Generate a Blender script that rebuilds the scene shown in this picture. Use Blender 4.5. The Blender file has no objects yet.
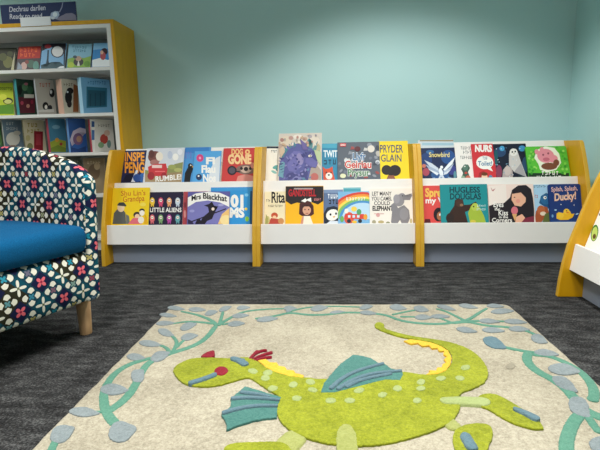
import bpy, bmesh, math, random
from mathutils import Vector, Matrix
random.seed(7)
S = bpy.context.scene
COL = S.collection

# ------------------------------------------------------------------ camera
FPX = 461.4
CAM = Vector((0.5063, -2.7537, 0.7298))
PITCH, YAW, ROLL = 0.1678, 0.0831, 0.0208
_cp, _sp, _c, _s = math.cos(PITCH), math.sin(PITCH), math.cos(YAW), math.sin(YAW)
FW = Vector((-_s*_cp, _c*_cp, -_sp))
_r = Vector((_c, _s, 0)); _u = _r.cross(FW)
RT = math.cos(ROLL)*_r - math.sin(ROLL)*_u
UP = math.sin(ROLL)*_r + math.cos(ROLL)*_u
cd = bpy.data.cameras.new('camera'); cam = bpy.data.objects.new('camera', cd); COL.objects.link(cam)
m3 = Matrix((RT, UP, -FW)).transposed()
cam.matrix_world = Matrix.Translation(CAM) @ m3.to_4x4()
cd.sensor_width = 36; cd.sensor_fit = 'HORIZONTAL'; cd.lens = FPX/600*36; cd.clip_start = 0.02
S.camera = cam

def on_plane(x, y, n, p):
    """measuring aid: where the photograph's point (x, y) lies on a real plane"""
    d = FW + (x-300)/FPX*RT - (y-225)/FPX*UP
    return CAM + d*((p-CAM).dot(n)/d.dot(n))

# ------------------------------------------------------------------ materials
def lin(h):
    if isinstance(h, str):
        h = h.lstrip('#'); h = ''.join(c*2 for c in h) if len(h) == 3 else h; h = [int(h[i:i+2], 16) for i in (0, 2, 4)]
    return tuple(((c/255/12.92) if c/255 <= .04045 else ((c/255+.055)/1.055)**2.4) for c in h) + (1,)
_mc = {}
def mat(h, rough=.5, spec=.5, name='paint', mottle=0.0, msc=60.0):
    k = (h, rough, spec, name, mottle, msc)
    if k in _mc: return _mc[k]
    m = bpy.data.materials.new(name); m.use_nodes = True
    nt = m.node_tree; b = nt.nodes['Principled BSDF']
    b.inputs['Roughness'].default_value = rough
    b.inputs['Specular IOR Level'].default_value = spec
    b.inputs['Base Color'].default_value = lin(h)
    if mottle:
        tc = nt.nodes.new('ShaderNodeTexCoord'); no = nt.nodes.new('ShaderNodeTexNoise')
        no.inputs['Scale'].default_value = msc; no.inputs['Detail'].default_value = 4
        nt.links.new(tc.outputs['Object'], no.inputs['Vector'])
        r = nt.nodes.new('ShaderNodeValToRGB'); c = lin(h)
        r.color_ramp.elements[0].position = .3; r.color_ramp.elements[1].position = .7
        r.color_ramp.elements[0].color = tuple(v*(1-mottle) for v in c[:3])+(1,)
        r.color_ramp.elements[1].color = tuple(min(1, v*(1+mottle)) for v in c[:3])+(1,)
        nt.links.new(no.outputs['Fac'], r.inputs['Fac']); nt.links.new(r.outputs['Color'], b.inputs['Base Color'])
    _mc[k] = m; return m
def ink(h): return mat(h, .55, .28, 'printed_cover')

class NT:
    """tiny node-maths helper"""
    def __init__(s, m): s.nt = m.node_tree
    def val(s, op, *a):
        n = s.nt.nodes.new('ShaderNodeMath'); n.operation = op
        for i, v in enumerate(a):
            if isinstance(v, (int, float)): n.inputs[i].default_value = v
            else: s.nt.links.new(v, n.inputs[i])
        return n.outputs[0]
    def mix(s, f, a, b):
        n = s.nt.nodes.new('ShaderNodeMix'); n.data_type = 'RGBA'
        for i, v in ((0, f), (6, a), (7, b)):
            if isinstance(v, (int, float)): n.inputs[i].default_value = v
            elif isinstance(v, tuple): n.inputs[i].default_value = v
            else: s.nt.links.new(v, n.inputs[i])
        return n.outputs[2]
    def noise(s, vec, scale, detail=3, rough=.55):
        n = s.nt.nodes.new('ShaderNodeTexNoise'); n.inputs['Scale'].default_value = scale
        n.inputs['Detail'].default_value = detail; n.inputs['Roughness'].default_value = rough
        s.nt.links.new(vec, n.inputs['Vector']); return n.outputs['Fac']
    def coord(s, kind='Object', scale=(1, 1, 1), rot=(0, 0, 0)):
        t = s.nt.nodes.new('ShaderNodeTexCoord'); mp = s.nt.nodes.new('ShaderNodeMapping')
        mp.inputs['Scale'].default_value = scale; mp.inputs['Rotation'].default_value = rot
        s.nt.links.new(t.outputs[kind], mp.inputs['Vector']); return mp.outputs['Vector']
    def ramp(s, f, stops):
        r = s.nt.nodes.new('ShaderNodeValToRGB'); e = r.color_ramp.elements
        while len(e) < len(stops): e.new(.5)
        for q, (p, c) in zip(e, stops): q.position = p; q.color = lin(c)
        s.nt.links.new(f, r.inputs['Fac']); return r.outputs['Color']
    def bump(s, h, strength, dist, bsdf):
        b = s.nt.nodes.new('ShaderNodeBump'); b.inputs['Strength'].default_value = strength
        b.inputs['Distance'].default_value = dist
        s.nt.links.new(h, b.inputs['Height']); s.nt.links.new(b.outputs['Normal'], bsdf.inputs['Normal'])
def newmat(name, rough=.9, spec=.2):
    m = bpy.data.materials.new(name); m.use_nodes = True; b = m.node_tree.nodes['Principled BSDF']
    b.inputs['Roughness'].default_value = rough; b.inputs['Specular IOR Level'].default_value = spec
    return m, b, NT(m)

# wall paint
M_wall, b, n = newmat('mint_paint', .65, .25)
v = n.coord('Object')
n.nt.links.new(n.ramp(n.noise(v, 1.3, 2), [(.3, '#c0e4e3'), (.7, '#c4e7e6')]), b.inputs['Base Color'])
n.bump(n.noise(v, 160, 2), .08, .002, b)
M_ceil = mat('#e6e6e2', .9, .1, 'ceiling_paint', .02, 3)
# carpet tiles: charcoal with streaks
M_carpet, b, n = newmat('charcoal_carpet', 1, .05)
v1 = n.coord('Object', (7, 18, 1)); v2 = n.coord('Object', (45, 75, 1)); v3 = n.coord('Object', (1, 1, 1))
a1 = n.noise(v1, 1.6, 4, .6); a2 = n.noise(v2, 2.2, 3, .6); a3 = n.noise(v3, 170, 2, .7)
mixv = n.val('ADD', n.val('MULTIPLY', a1, .40), n.val('ADD', n.val('MULTIPLY', a2, .35), n.val('MULTIPLY', a3, .40)))
n.nt.links.new(n.ramp(mixv, [(.43, '#161616'), (.57, '#303030'), (.70, '#5a5a59')]), b.inputs['Base Color'])
n.bump(a3, .7, .004, b)
# yellow laminate
def laminate(name, c0, c1, rough=.42):
    m, b, n = newmat(name, rough, .4)
    v = n.coord('Object', (6, 6, 1.2))
    n.nt.links.new(n.ramp(n.noise(v, 5, 4), [(.3, c0), (.7, c1)]), b.inputs['Base Color']); return m
M_yel = laminate('mustard_laminate', '#d69c04', '#e0a706')
M_yedge = laminate('mustard_edge_band', '#cb9c2a', '#d2a432')
M_white = mat('#ece9e4', .45, .4, 'white_laminate', .015, 8)
M_blue = mat('#9fa8ba', .5, .4, 'pale_blue_laminate', .015, 8)
M_page = mat('#efe9da', .85, .1, 'paper', .06, 300)
M_wood, b, n = newmat('pale_beech', .5, .3)
n.nt.links.new(n.ramp(n.noise(n.coord('Object', (30, 30, 3)), 2, 4), [(.3, '#b58d63'), (.7, '#cfa87c')]), b.inputs['Base Color'])
# teal upholstery
M_teal, b, n = newmat('teal_wool', .95, .15)
v = n.coord('Object'); f1 = n.noise(v, 420, 2, .7)
n.nt.links.new(n.ramp(f1, [(.3, '#043f65'), (.7, '#075a87')]), b.inputs['Base Color'])
n.bump(f1, .5, .003, b)
# patterned upholstery: a lattice of coral and white four-petal flowers
M_pat, b, n = newmat('flower_lattice_fabric', .9, .15)
tc = n.nt.nodes.new('ShaderNodeUVMap'); tc.uv_map = 'UVMap'
sp = n.nt.nodes.new('ShaderNodeSeparateXYZ'); n.nt.links.new(tc.outputs[0], sp.inputs[0])
V = n.val
u, w = sp.outputs[0], sp.outputs[1]
iu, iw = V('FLOOR', u), V('FLOOR', w)
p, q = V('SUBTRACT', V('SUBTRACT', u, iu), .5), V('SUBTRACT', V('SUBTRACT', w, iw), .5)
par = V('ABSOLUTE', V('MODULO', V('ADD', iu, iw), 2))               # 0 coral cell, 1 white cell
ap, aq = V('ABSOLUTE', p), V('ABSOLUTE', q)
r = V('SQRT', V('ADD', V('MULTIPLY', p, p), V('MULTIPLY', q, q)))
d1 = V('ADD', ap, aq)
th = V('ARCTAN2', q, p)
c2 = V('ABSOLUTE', V('COSINE', V('MULTIPLY', th, 2)))
s2 = V('ABSOLUTE', V('SINE', V('MULTIPLY', th, 2)))
coral = V('LESS_THAN', r, V('ADD', V('MULTIPLY', V('POWER', s2, 1.1), .20), .05))
star = V('LESS_THAN', r, V('ADD', V('MULTIPLY', V('POWER', c2, 3.0), .30), .05))
flower = V('ADD', V('MULTIPLY', coral, V('SUBTRACT', 1, par)), V('MULTIPLY', star, par))
dia = V('LESS_THAN', d1, .47)
# leaves around the diamond's corners
cu, cw = V('SUBTRACT', .5, ap), V('SUBTRACT', .5, aq)
ct = V('ARCTAN2', cw, cu); cr = V('SQRT', V('ADD', V('MULTIPLY', cu, cu), V('MULTIPLY', cw, cw)))
pet = V('ABSOLUTE', V('SINE', V('MULTIPLY', ct, 2)))
leafA = V('LESS_THAN', V('ABSOLUTE', V('SUBTRACT', cr, .27)), V('SUBTRACT', V('MULTIPLY', V('POWER', V('ABSOLUTE', V('COSINE', V('MULTIPLY', ct, 2))), 1.6), .165), .034))
core = V('LESS_THAN', cr, V('ADD', .04, V('MULTIPLY', pet, .11)))
rnd = n.nt.nodes.new('ShaderNodeTexWhiteNoise'); rnd.noise_dimensions = '2D'
cx_ = n.nt.nodes.new('ShaderNodeCombineXYZ')
n.nt.links.new(V('ROUND', u), cx_.inputs[0]); n.nt.links.new(V('ROUND', w), cx_.inputs[1]); n.nt.links.new(cx_.outputs[0], rnd.inputs['Vector'])
corec = n.ramp(rnd.outputs['Value'], [(.25, '#1f7f95'), (.45, '#8f2f38'), (.6, '#2a8aa0'), (.8, '#a59a5e')])
alt = V('LESS_THAN', V('ABSOLUTE', V('SUBTRACT', V('MODULO', V('ADD', V('ADD', iu, V('MULTIPLY', iw, 3)), 400), 4), 1)), .5)
alt = V('GREATER_THAN', V('SINE', V('ADD', V('MULTIPLY', V('FLOOR', V('MULTIPLY', V('ADD', u, w), .5)), 2.1), V('MULTIPLY', V('FLOOR', V('MULTIPLY', V('SUBTRACT', u, w), .5)), 1.3))), -.55)
tone = n.mix(alt, lin('#2b2b1d'), lin('#0d4856'))
bg = n.mix(par, lin('#141a3a'), tone)
out = n.mix(dia, n.mix(alt, lin('#2a2718'), lin('#123c4b')), bg)
out = n.mix(leafA, out, lin('#dcd8c8'))
out = n.mix(core, out, corec)
out = n.mix(flower, out, n.mix(par, lin('#d2626c'), lin('#dedbcb')))
eye = V('LESS_THAN', r, .055)
out = n.mix(eye, out, n.mix(par, lin('#8c1d3a'), lin('#5f6a4a')))
n.nt.links.new(out, b.inputs['Base Color'])
n.bump(n.noise(n.coord('Object'), 500, 2), .35, .002, b)
# rug pile
def pile(name, c0, c1, big=5):
    m, b, n = newmat(name, 1, .05)
    v = n.coord('Object'); fine = n.noise(v, 330, 3, .7); broad = n.noise(v, big, 4, .6); mid = n.noise(v, 60, 3, .6)
    f = V2(n, n.noise(v, 170, 3, .75), broad, mid)
    n.nt.links.new(n.ramp(f, [(.36, c0), (.62, c1)]), b.inputs['Base Color'])
    n.bump(n.val('ADD', n.val('MULTIPLY', fine, .6), mid), .8, .006, b)
    b.inputs['Sheen Weight'].default_value = .1
    return m
def V2(n, a, b_, c): return n.val('ADD', n.val('MULTIPLY', a, .5), n.val('ADD', n.val('MULTIPLY', b_, .28), n.val('MULTIPLY', c, .22)))
R_cream = pile('cream_pile', '#807866', '#b8b09b')
R_lime = pile('lime_pile', '#687013', '#9a9f2c', 9)
R_pale = pile('pale_green_pile', '#88945a', '#a2ac74')
R_teal = pile('teal_pile', '#38665f', '#527f76')
R_slate = pile('slate_pile', '#506a74', '#657e86')
R_yel = pile('yellow_pile', '#c99a28', '#dfb742')
R_grey = pile('stone_grey_pile', '#5f6a66', '#7a8480')
R_red = pile('crimson_pile', '#6f1422', '#8c202e')
R_vine = pile('sea_green_pile', '#457664', '#62917c')
R_leaf = pile('grey_blue_pile', '#687274', '#8b9495')
R_olive = pile('olive_pile', '#878c4a', '#9fa262')
R_stain = pile('worn_pile', '#837c6b', '#98917f')

# ------------------------------------------------------------------ mesh helpers
def link_mesh(name, bm, mats, parent=None, smooth=False):
    me = bpy.data.meshes.new(name); bm.normal_update(); bm.to_mesh(me); bm.free()
    for m in (mats if isinstance(mats, (list, tuple)) else [mats]): me.materials.append(m)
    if smooth:
        for f in me.polygons: f.use_smooth = True
    o = bpy.data.objects.new(name, me); COL.objects.link(o)
    if parent: o.parent = parent
    return o
def bevel(o, w=.002, seg=2):
    md = o.modifiers.new('bevel', 'BEVEL'); md.width = w; md.segments = seg; md.limit_method = 'ANGLE'; md.angle_limit = math.radians(40)
    return o
def box(bm, lo, hi, mi=0, M=None):
    x0, y0, z0 = lo; x1, y1, z1 = hi
    vs = [bm.verts.new(Vector(c) if M is None else M @ Vector(c)) for c in
          ((x0,y0,z0),(x1,y0,z0),(x1,y1,z0),(x0,y1,z0),(x0,y0,z1),(x1,y0,z1),(x1,y1,z1),(x0,y1,z1))]
    for f in ((0,3,2,1),(4,5,6,7),(0,1,5,4),(1,2,6,5),(2,3,7,6),(3,0,4,7)):
        fc = bm.faces.new([vs[i] for i in f]); fc.material_index = mi
    return vs
def prism_x(bm, prof, x0, x1, mi=0, edge_mi=None, front=None):
    """extrude a (y, z) outline along x"""
    a = [bm.verts.new((x0, y, z)) for y, z in prof]; c = [bm.verts.new((x1, y, z)) for y, z in prof]
    N = len(prof)
    bm.faces.new(a[::-1]).material_index = mi; bm.faces.new(c).material_index = mi
    for i in range(N):
        j = (i+1) % N
        f = bm.faces.new((a[i], a[j], c[j], c[i])); f.material_index = edge_mi if (edge_mi is not None and front and i in front) else mi
    bmesh.ops.recalc_face_normals(bm, faces=bm.faces)
def empty(name, loc=(0, 0, 0), rz=0):
    o = bpy.data.objects.new(name, None); o.location = loc; o.rotation_euler = (0, 0, rz); o.empty_display_size = .1
    COL.objects.link(o); return o
def tag(o, label, cat, group=None):
    o['label'] = label; o['category'] = cat
    if group: o['group'] = group
    return o
def structure(o): o['kind'] = 'structure'; return o

# ------------------------------------------------------------------ room
WB, WR = .79, 2.165
def slab(name, lo, hi, m):
    bm = bmesh.new(); box(bm, lo, hi); return structure(link_mesh(name, bm, m))
slab('floor', (-3.2, -5.2, -.05), (WR+.1, WB+.1, 0), M_carpet)
slab('wall_back', (-3.2, WB, 0), (WR+.1, WB+.1, 2.6), M_wall)
slab('wall_right', (WR, -5.2, 0), (WR+.1, WB, 2.6), M_wall)
slab('wall_left', (-3.3, -5.2, 0), (-3.2, WB+.1, 2.6), M_wall)
slab('ceiling', (-3.3, -5.2, 2.6), (WR+.1, WB+.1, 2.7), M_ceil)

# ------------------------------------------------------------------ display units
DEPTH, UH = .455, .735
FRONT = [(0, 0), (.006, .08), (.016, .16), (.034, .25), (.060, .33), (.085, .41), (.113, .49), (.140, .56), (.172, .63), (.208, .70)]
def rounded_top():
    pts = list(FRONT) + [(.216, .715), (.226, .727), (.240, .735), (DEPTH-.01, .735), (DEPTH, .725), (DEPTH, 0)]
    return pts
LS, US = .31, .50                                   # slopes of the lower and upper display boards
LY, LZ = .116, .200
UY, UZ = .275, .440
def make_unit():
    root = empty('display_unit')
    for x0 in (0, .975):
        bm = bmesh.new(); pr = rounded_top(); prism_x(bm, pr, x0, x0+.025, 0, 1, set(range(len(FRONT)+3)))
        bevel(link_mesh('side_panel', bm, [M_yel, M_yedge], root), .0032, 2)
    A, B = .0252, .9748
    bm = bmesh.new(); prism_x(bm, [(.044, .134), (.061, .258), (.076, .256), (.059, .132)], A, B)
    bevel(link_mesh('front_board', bm, M_white, root))
    bm = bmesh.new(); prism_x(bm, [(.0655, .182), (.134, .182), (.134, .198), (.0675, .198)], A, B)
    link_mesh('shelf', bm, M_white, root)
    t = .018
    bm = bmesh.new(); prism_x(bm, [(LY, .1985), (LY+LS*.317, .517), (LY+LS*.317+t, .515), (LY+t, .1985)], A, B)
    bevel(link_mesh('lower_display_board', bm, M_white, root))
    bm = bmesh.new(); prism_x(bm, [(LY+LS*.225+t+.002, .421), (UY+.030, .421), (UY+.030, .438), (LY+LS*.24+t+.002, .438)], A, B)
    link_mesh('shelf', bm, M_white, root)
    bm = bmesh.new(); prism_x(bm, [(UY, .4385), (UY+US*.300, .738), (UY+US*.300+.016, .734), (UY+.016, .4385)], A, B)
    bevel(link_mesh('upper_display_board', bm, M_white, root))
    bm = bmesh.new(); box(bm, (A, .113, 0.001), (B, .131, .181)); link_mesh('plinth', bm, M_blue, root)
    bm = bmesh.new(); box(bm, (A, DEPTH-.014, .001), (B, DEPTH-.002, .70)); link_mesh('back_panel', bm, M_white, root)
    return root
def copy_tree(o, parent=None):
    c = o.copy(); COL.objects.link(c)
    if parent: c.parent = parent
    for ch in o.children: copy_tree(ch, c)
    return c
units = []
gap = .0006
lab = ['white and mustard display unit beside the tall bookcase, holding the tractor book',
       'white and mustard middle book display unit holding the tall purple dragon book',
       'white and mustard book display unit holding the owl book and the teal bear book',
       'white and mustard book display unit on the right wall holding the avocado book']
u0 = make_unit()
for i in range(3):
    o = u0 if i == 0 else copy_tree(u0); o.location = (-1+i*1.0, 0, 0); units.append(o)
side = copy_tree(u0); side.rotation_euler = (0, 0, -math.pi/2); side.location = (1.546, -.530, 0); units.append(side)
for o, l in zip(units, lab): tag(o, l, 'display unit', 'low display units for picture books')

# ------------------------------------------------------------------ books
def text_mesh(s, thick):
    cu = bpy.data.curves.new('lettering', 'FONT'); cu.body = s; cu.size = 1; cu.offset = thick; cu.resolution_u = 3
    ob = bpy.data.objects.new('lettering', cu); COL.objects.link(ob)
    dg = bpy.context.evaluated_depsgraph_get()
    me = bpy.data.meshes.new_from_object(ob.evaluated_get(dg))
    bpy.data.objects.remove(ob); bpy.data.curves.remove(cu)
    xs = [v.co.x for v in me.vertices] or [0, 1]; ys = [v.co.y for v in me.vertices] or [0, 1]
    vs = [((v.co.x-min(xs))/max(1e-6, max(xs)-min(xs)), v.co.y/.69) for v in me.vertices]
    fs = [tuple(p.vertices) for p in me.polygons]; bpy.data.meshes.remove(me)
    return vs, fs
def ellipse_pts(cx, cy, rx, ry, rot=0, n=18):
    c, s = math.cos(math.radians(rot)), math.sin(math.radians(rot))
    return [(cx + rx*math.cos(a)*c - ry*math.sin(a)*s, cy + rx*math.cos(a)*s + ry*math.sin(a)*c) for a in [2*math.pi*i/n for i in range(n)]]
def rounded_rect(w, h, r, n=5):
    if r <= 0: return [(0, 0), (w, 0), (w, h), (0, h)]
    out = []
    for cx, cy, a0 in ((r, r, 180), (w-r, r, 270), (w-r, h-r, 0), (r, h-r, 90)):
        for i in range(n+1):
            a = math.radians(a0 + 90*i/n); out.append((cx + r*math.cos(a), cy + r*math.sin(a)))
    return out
BOOKS = []
def book(label, O, U, Vv, w, h, t, cover, art, group, px=None, spine=None, board=False, name='picture_book'):
    """O: bottom left corner of the front cover's face, U right, Vv up the cover. art is drawn in the photograph's measure (px maps it)."""
    N = U.cross(Vv).normalized()                     # out of the cover, towards the reader
    root_M = Matrix.Translation(O) @ Matrix((U, Vv, N)).transposed().to_4x4()
    mats = []
    def mi(m):
        if m not in mats: mats.append(m)
        return mats.index(m)
    bm = bmesh.new(); inv = root_M.inverted()
    ct = .0012 if not board else .002
    R = .012 if board else .0008
    def plate(z0, z1, m):
        pts = rounded_rect(w, h, R, 5 if board else 1)
        a = [bm.verts.new((x, y, z0)) for x, y in pts]; c = [bm.verts.new((x, y, z1)) for x, y in pts]
        bm.faces.new(a[::-1]).material_index = m; bm.faces.new(c).material_index = m
        for i in range(len(pts)):
            j = (i+1) % len(pts); bm.faces.new((a[i], a[j], c[j], c[i])).material_index = m
    mc = mi(ink(cover)); ms = mi(ink(spine or cover))
    plate(-ct, 0, mc); plate(-t, -t+ct, mc)
    box(bm, (0, R+.0004, -t+ct), (ct, h-R-.0004, -ct), ms)
    if spine: box(bm, (-.0006, R+.0004, -t+.0002), (0, h-R-.0004, -.0002), ms)
    lay = .00025
    def cl(p): return (min(max(p[0], .0006), w-.0006), min(max(p[1], .0006), h-.0006))
    def mp(x, y):
        q = inv @ on_plane(x, y, N, O); return (q.x, q.y)
    for op in art:
        k = op[0]
        if k == 's':                                  # lettering too small to read in the photograph: illegible strokes
            _, cnt, x0, x1, yb, hh, colr = op; a = Vector(mp(x0, yb)); ex = Vector(mp(x1, yb)) - a; ey = Vector(mp(x0, yb-hh)) - a; m_ = mi(ink(colr)); sr = random.Random(int(x0*31+yb*7))
            for i in range(cnt):
                cx0 = (i+.12)/cnt; cw = .62/cnt
                for (u0, u1, v0, v1) in sr.choice((((0,.3,0,1),(.3,1,.4,.65)), ((0,1,.75,1),(.35,.65,0,.75)), ((0,.3,0,1),(.7,1,0,1),(.3,.7,.0,.25)), ((0,1,0,.25),(.7,1,.25,.9),(0,.7,.65,.9)))):
                    q4 = [cl(a + ex*(cx0+cw*u_) + ey*v_) for u_, v_ in ((u0,v0),(u1,v0),(u1,v1),(u0,v1))]
                    bm.faces.new([bm.verts.new((x, y, lay)) for x, y in q4]).material_index = m_
        elif k == 't':
            _, s, x0, x1, yb, hh, colr = op[:7]; th = (op[7] if len(op) > 7 else .012)*1.3 + .004; dy = op[8] if len(op) > 8 else 0
            vs, fs = text_mesh(s, th)
            a = Vector(mp(x0, yb)); ex = Vector(mp(x1, yb+dy)) - a; ey = Vector(mp(x0, yb-hh)) - a
            m_ = mi(ink(colr)); P = []
            for x, y in vs: P.append(cl(a + ex*x + ey*y))
            V_ = [bm.verts.new((x, y, lay)) for x, y in P]
            for f in fs:
                try: bm.faces.new([V_[i] for i in f]).material_index = m_
                except ValueError: pass
        else:
            if k == 'e': pts = ellipse_pts(*op[1:5], rot=(op[6] if len(op) > 6 else 0)); colr = op[5]
            elif k == 'r': pts = [(op[1], op[2]), (op[1], op[4]), (op[3], op[4]), (op[3], op[2])]; colr = op[5]
            elif k == 'b': pts = [(op[1], op[2]), (op[1], op[4]), (op[3], op[4]), (op[3], op[2])]; colr = op[5]
            else: pts = op[1]; colr = op[2]
            P = [cl(mp(x, y)) for x, y in pts]
            ar = sum(P[i][0]*P[(i+1) % len(P)][1] - P[(i+1) % len(P)][0]*P[i][1] for i in range(len(P)))
            if abs(ar) < 1e-9: continue
            if ar < 0: P = P[::-1]
            V_ = [bm.verts.new((x, y, lay)) for x, y in P]
            try: f = bm.faces.new(V_)
            except ValueError: continue
            f.material_index = mi(ink(colr))
            bmesh.ops.triangulate(bm, faces=[f])
        lay += .00004
    o = link_mesh(name, bm, mats); o.matrix_world = root_M
    bm = bmesh.new(); ins = .0015 if not board else .0006
    pts = rounded_rect(w-ins-ct-.0002, h-2*ins, R*.9, 5 if board else 1)
    a = [bm.verts.new((ct+.0002+x, ins+y, -t+ct+.0001)) for x, y in pts]; c = [bm.verts.new((ct+.0002+x, ins+y, -ct-.0001)) for x, y in pts]
    bm.faces.new(a[::-1]); bm.faces.new(c)
    for i in range(len(pts)):
        j = (i+1) % len(pts); bm.faces.new((a[i], a[j], c[j], c[i]))
    if board:
        link_mesh('pages', bm, ink(cover), o)
    else: link_mesh('pages', bm, M_page, o)
    tag(o, label, 'book', group); BOOKS.append(o); return o

def row_book(row, px, layer, label, cover, art, group, t=.007, board=False, spine=None):
    """px = (left, right, top): the cover's edges as measured on the photograph"""
    x0, x1, yt = px
    sl, by, bz = ((LS, LY, LZ), (US, UY, UZ))[row]
    Vv = Vector((0, sl, 1)).normalized(); U = Vector((1, 0, 0)); N = U.cross(Vv)
    back = .0008 + layer*.0102                       # gap behind the book, along N
    P0 = Vector((0, by, bz)) + N*(back + t)
    # (kept between the unit's two side panels)
    ymid = (205, 165)[row]
    a = on_plane(x0, ymid, N, P0); c = on_plane(x1, ymid, N, P0); tp = on_plane((x0+x1)/2, yt, N, P0)
    ux = math.floor((a.x+c.x)/2)
    a.x = max(a.x, ux+.0262); c.x = min(c.x, ux+.9738)
    # bottom: the lowest (back) corner rests on the shelf
    zb = (.198, .438)[row] + .0006 + abs(N.z)*t
    k = (zb - P0.z)/Vv.z; base = P0 + Vv*k
    O = Vector((a.x, base.y, base.z)); h = (tp - Vector((tp.x, base.y, base.z))).dot(Vv)
    return book(label, O, U, Vv, c.x-a.x, h, t, cover, art, group, spine=spine, board=board)

DR = []
_q = random.Random(5)
for k in range(26):                                   # scales and spines of the curled dragon
    a = math.pi*(.55 + k/26*1.2); x, y = 297 + 14.5*math.cos(a), 163 - 17*math.sin(a)
    DR.append(('p', [(x-1.6, y+1.6), (x + 4.2*math.cos(a), y - 4.6*math.sin(a)), (x+1.6, y-.6)], _q.choice(('#45477e', '#6b6aa6', '#4f8390'))))
for k in range(40):
    x, y = _q.uniform(283, 312), _q.uniform(150, 179)
    DR.append(('e', x, y, _q.uniform(.8, 2.2), _q.uniform(.5, 1.1), _q.choice(('#4a4b84', '#7774ae', '#8b86b8', '#3f4178', '#627fa0')), _q.uniform(0, 180)))
DR += [('p', [(303,150),(300,139),(306,144),(308,150)], '#6d6298'), ('p', [(312,150),(318,141),(316,152)], '#5d8c90'), ('p', [(306,158),(312,158),(318,163),(316,168),(310,167),(305,163)], '#6765a0'), ('e', 310, 156.2, 1.7, 1.2, '#efe6cf'), ('e', 310.3, 156.3, .6, .8, '#17161a'),
       ('p', [(314,150),(321,152),(321,166),(317,160)], '#b7c49a'), ('p', [(279,150),(283,146),(285,152),(281,158)], '#cdb49a')]
for k in range(22):
    x, y = _q.uniform(279, 321), _q.uniform(134, 146)
    DR.append(('e', x, y, _q.uniform(.7, 1.8), _q.uniform(.6, 1.3), _q.choice(('#b98f84', '#e9dfd0', '#a9a59a', '#c7a98c', '#8f8a94', '#d8c2b0')), _q.uniform(0, 180)))
# ---- low display units, seen from their left end: upper row (row 1), lower row (row 0)
G1, G2, G3, G4, G5, G6 = ('picture books in the upper row of the unit beside the bookcase', 'picture books in the lower row of the unit beside the bookcase',
    'picture books in the upper row of the middle unit', 'picture books in the lower row of the middle unit',
    'picture books in the upper row of the unit nearest the right wall', 'picture books in the lower row of the unit nearest the right wall')
K, W_ = '#17161a', '#f4f1ea'
row_book(1, (121.5,146,150.5), 0, 'navy picture book with blocky orange title, partly behind the tractor book', '#1b2350', [
    ('t','INSPE',124.8,144.5,161,8.5,'#f0a032',.02), ('t','PENG',124.8,144.5,172.5,10,'#f0a032',.025), ('p',[(122,182),(126,175),(133,173),(131,182)],'#101531'),
    ('p',[(131,182),(136,170),(138,170.5),(135,182)],'#dfe6f2'), ('e',143,178,4,5,'#2f66b0'), ('e',137,178,4,4,'#31539b')], G1)
row_book(1, (145,183,148), 1, 'pale picture book with a red tractor driven by animals', '#cfd3da', [
    ('p',[(145,182),(145,170),(160,172),(175,164),(183,162),(183,182)],'#8b8f58'), ('p',[(145,182),(145,174),(165,178),(183,172),(183,182)],'#a58d68'),
    ('e',155,157,7,6,'#74443c'), ('e',151.5,154,3,4,'#5d352f'), ('e',159.5,156.5,3.6,4.5,'#eadfce'), ('e',154.5,162.5,4.5,3,'#a8706a'),
    ('p',[(149,176),(148,167),(154,164),(166,163.5),(167.5,170),(166,176)],'#c8343c'), ('r',152,165,162,168,'#e8c9c4'), ('e',151,176,3.6,4,'#9b2630'), ('e',164,176,3,3.5,'#9b2630'),
    ('r',155,171,165,172,'#e7777a'), ('e',170,155,2.5,4,'#b9c2d4'), ('e',175.5,157,3,3.5,'#f0ede6'), ('e',180,152,2.5,3,'#e3e4ea'), ('e',172,167,4,2.4,'#9aa05a'), ('e',178,170,4,2,'#b1b26d'),
    ('t','RUMBLE!',155.5,181.5,181.6,5,W_,.015,-2.4)], G1)
row_book(1, (183.5,209.5,147.3), 0, 'mid blue picture book with a black bird on its cover', '#4e94cf', [
    ('r',183.5,147,209,153,'#3c7fc2'), ('s',3,185,192,158.5,6.5,'#6f77c0'), ('p',[(184,182),(185,173),(188,167),(189,165),(192,164),(193,169),(191,175),(190,182)],'#15181c'), ('e',190.3,165.7,2.3,2.5,'#15181c'), ('e',190.8,165.3,.7,.7,W_), ('p',[(192,165.5),(195,167),(192,167.5)],'#d8a23a')], G1)
row_book(1, (210,224,149.5), 0, 'cream picture book showing a white fluffy animal beside the red book', '#ece6da', [
    ('p',[(212,182),(213,168),(217,160),(222.5,162),(222.5,182)],'#cfc3b2'), ('e',217.5,162,3.2,4.5,'#f6f2ea'), ('e',219,170,4,6,'#ddd2c2'), ('e',218,161,.6,.8,K)], G1)
row_book(1, (193.5,220.5,151), 1, 'sky blue picture book with white title and a pink flower', '#56a4dc', [
    ('p',[(208,182),(210,170),(216,158),(220.4,156),(220.4,182)],'#d9dfe4'), ('e',200,158,3.6,3.8,'#d6447f'), ('e',200,158,1.2,1.3,'#f3a7c4'),
    ('t','Fl',206,215,164,6.5,W_,.03), ('t','Flau',201.5,215.5,172.5,7,W_,.03), ('t','Nos',203,216,181.5,7,W_,.03), ('e',199,177,3,3.2,'#2c3d60'), ('e',198.6,176,.9,.9,W_), ('e',212,158,1,1,W_)], G1)
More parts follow.
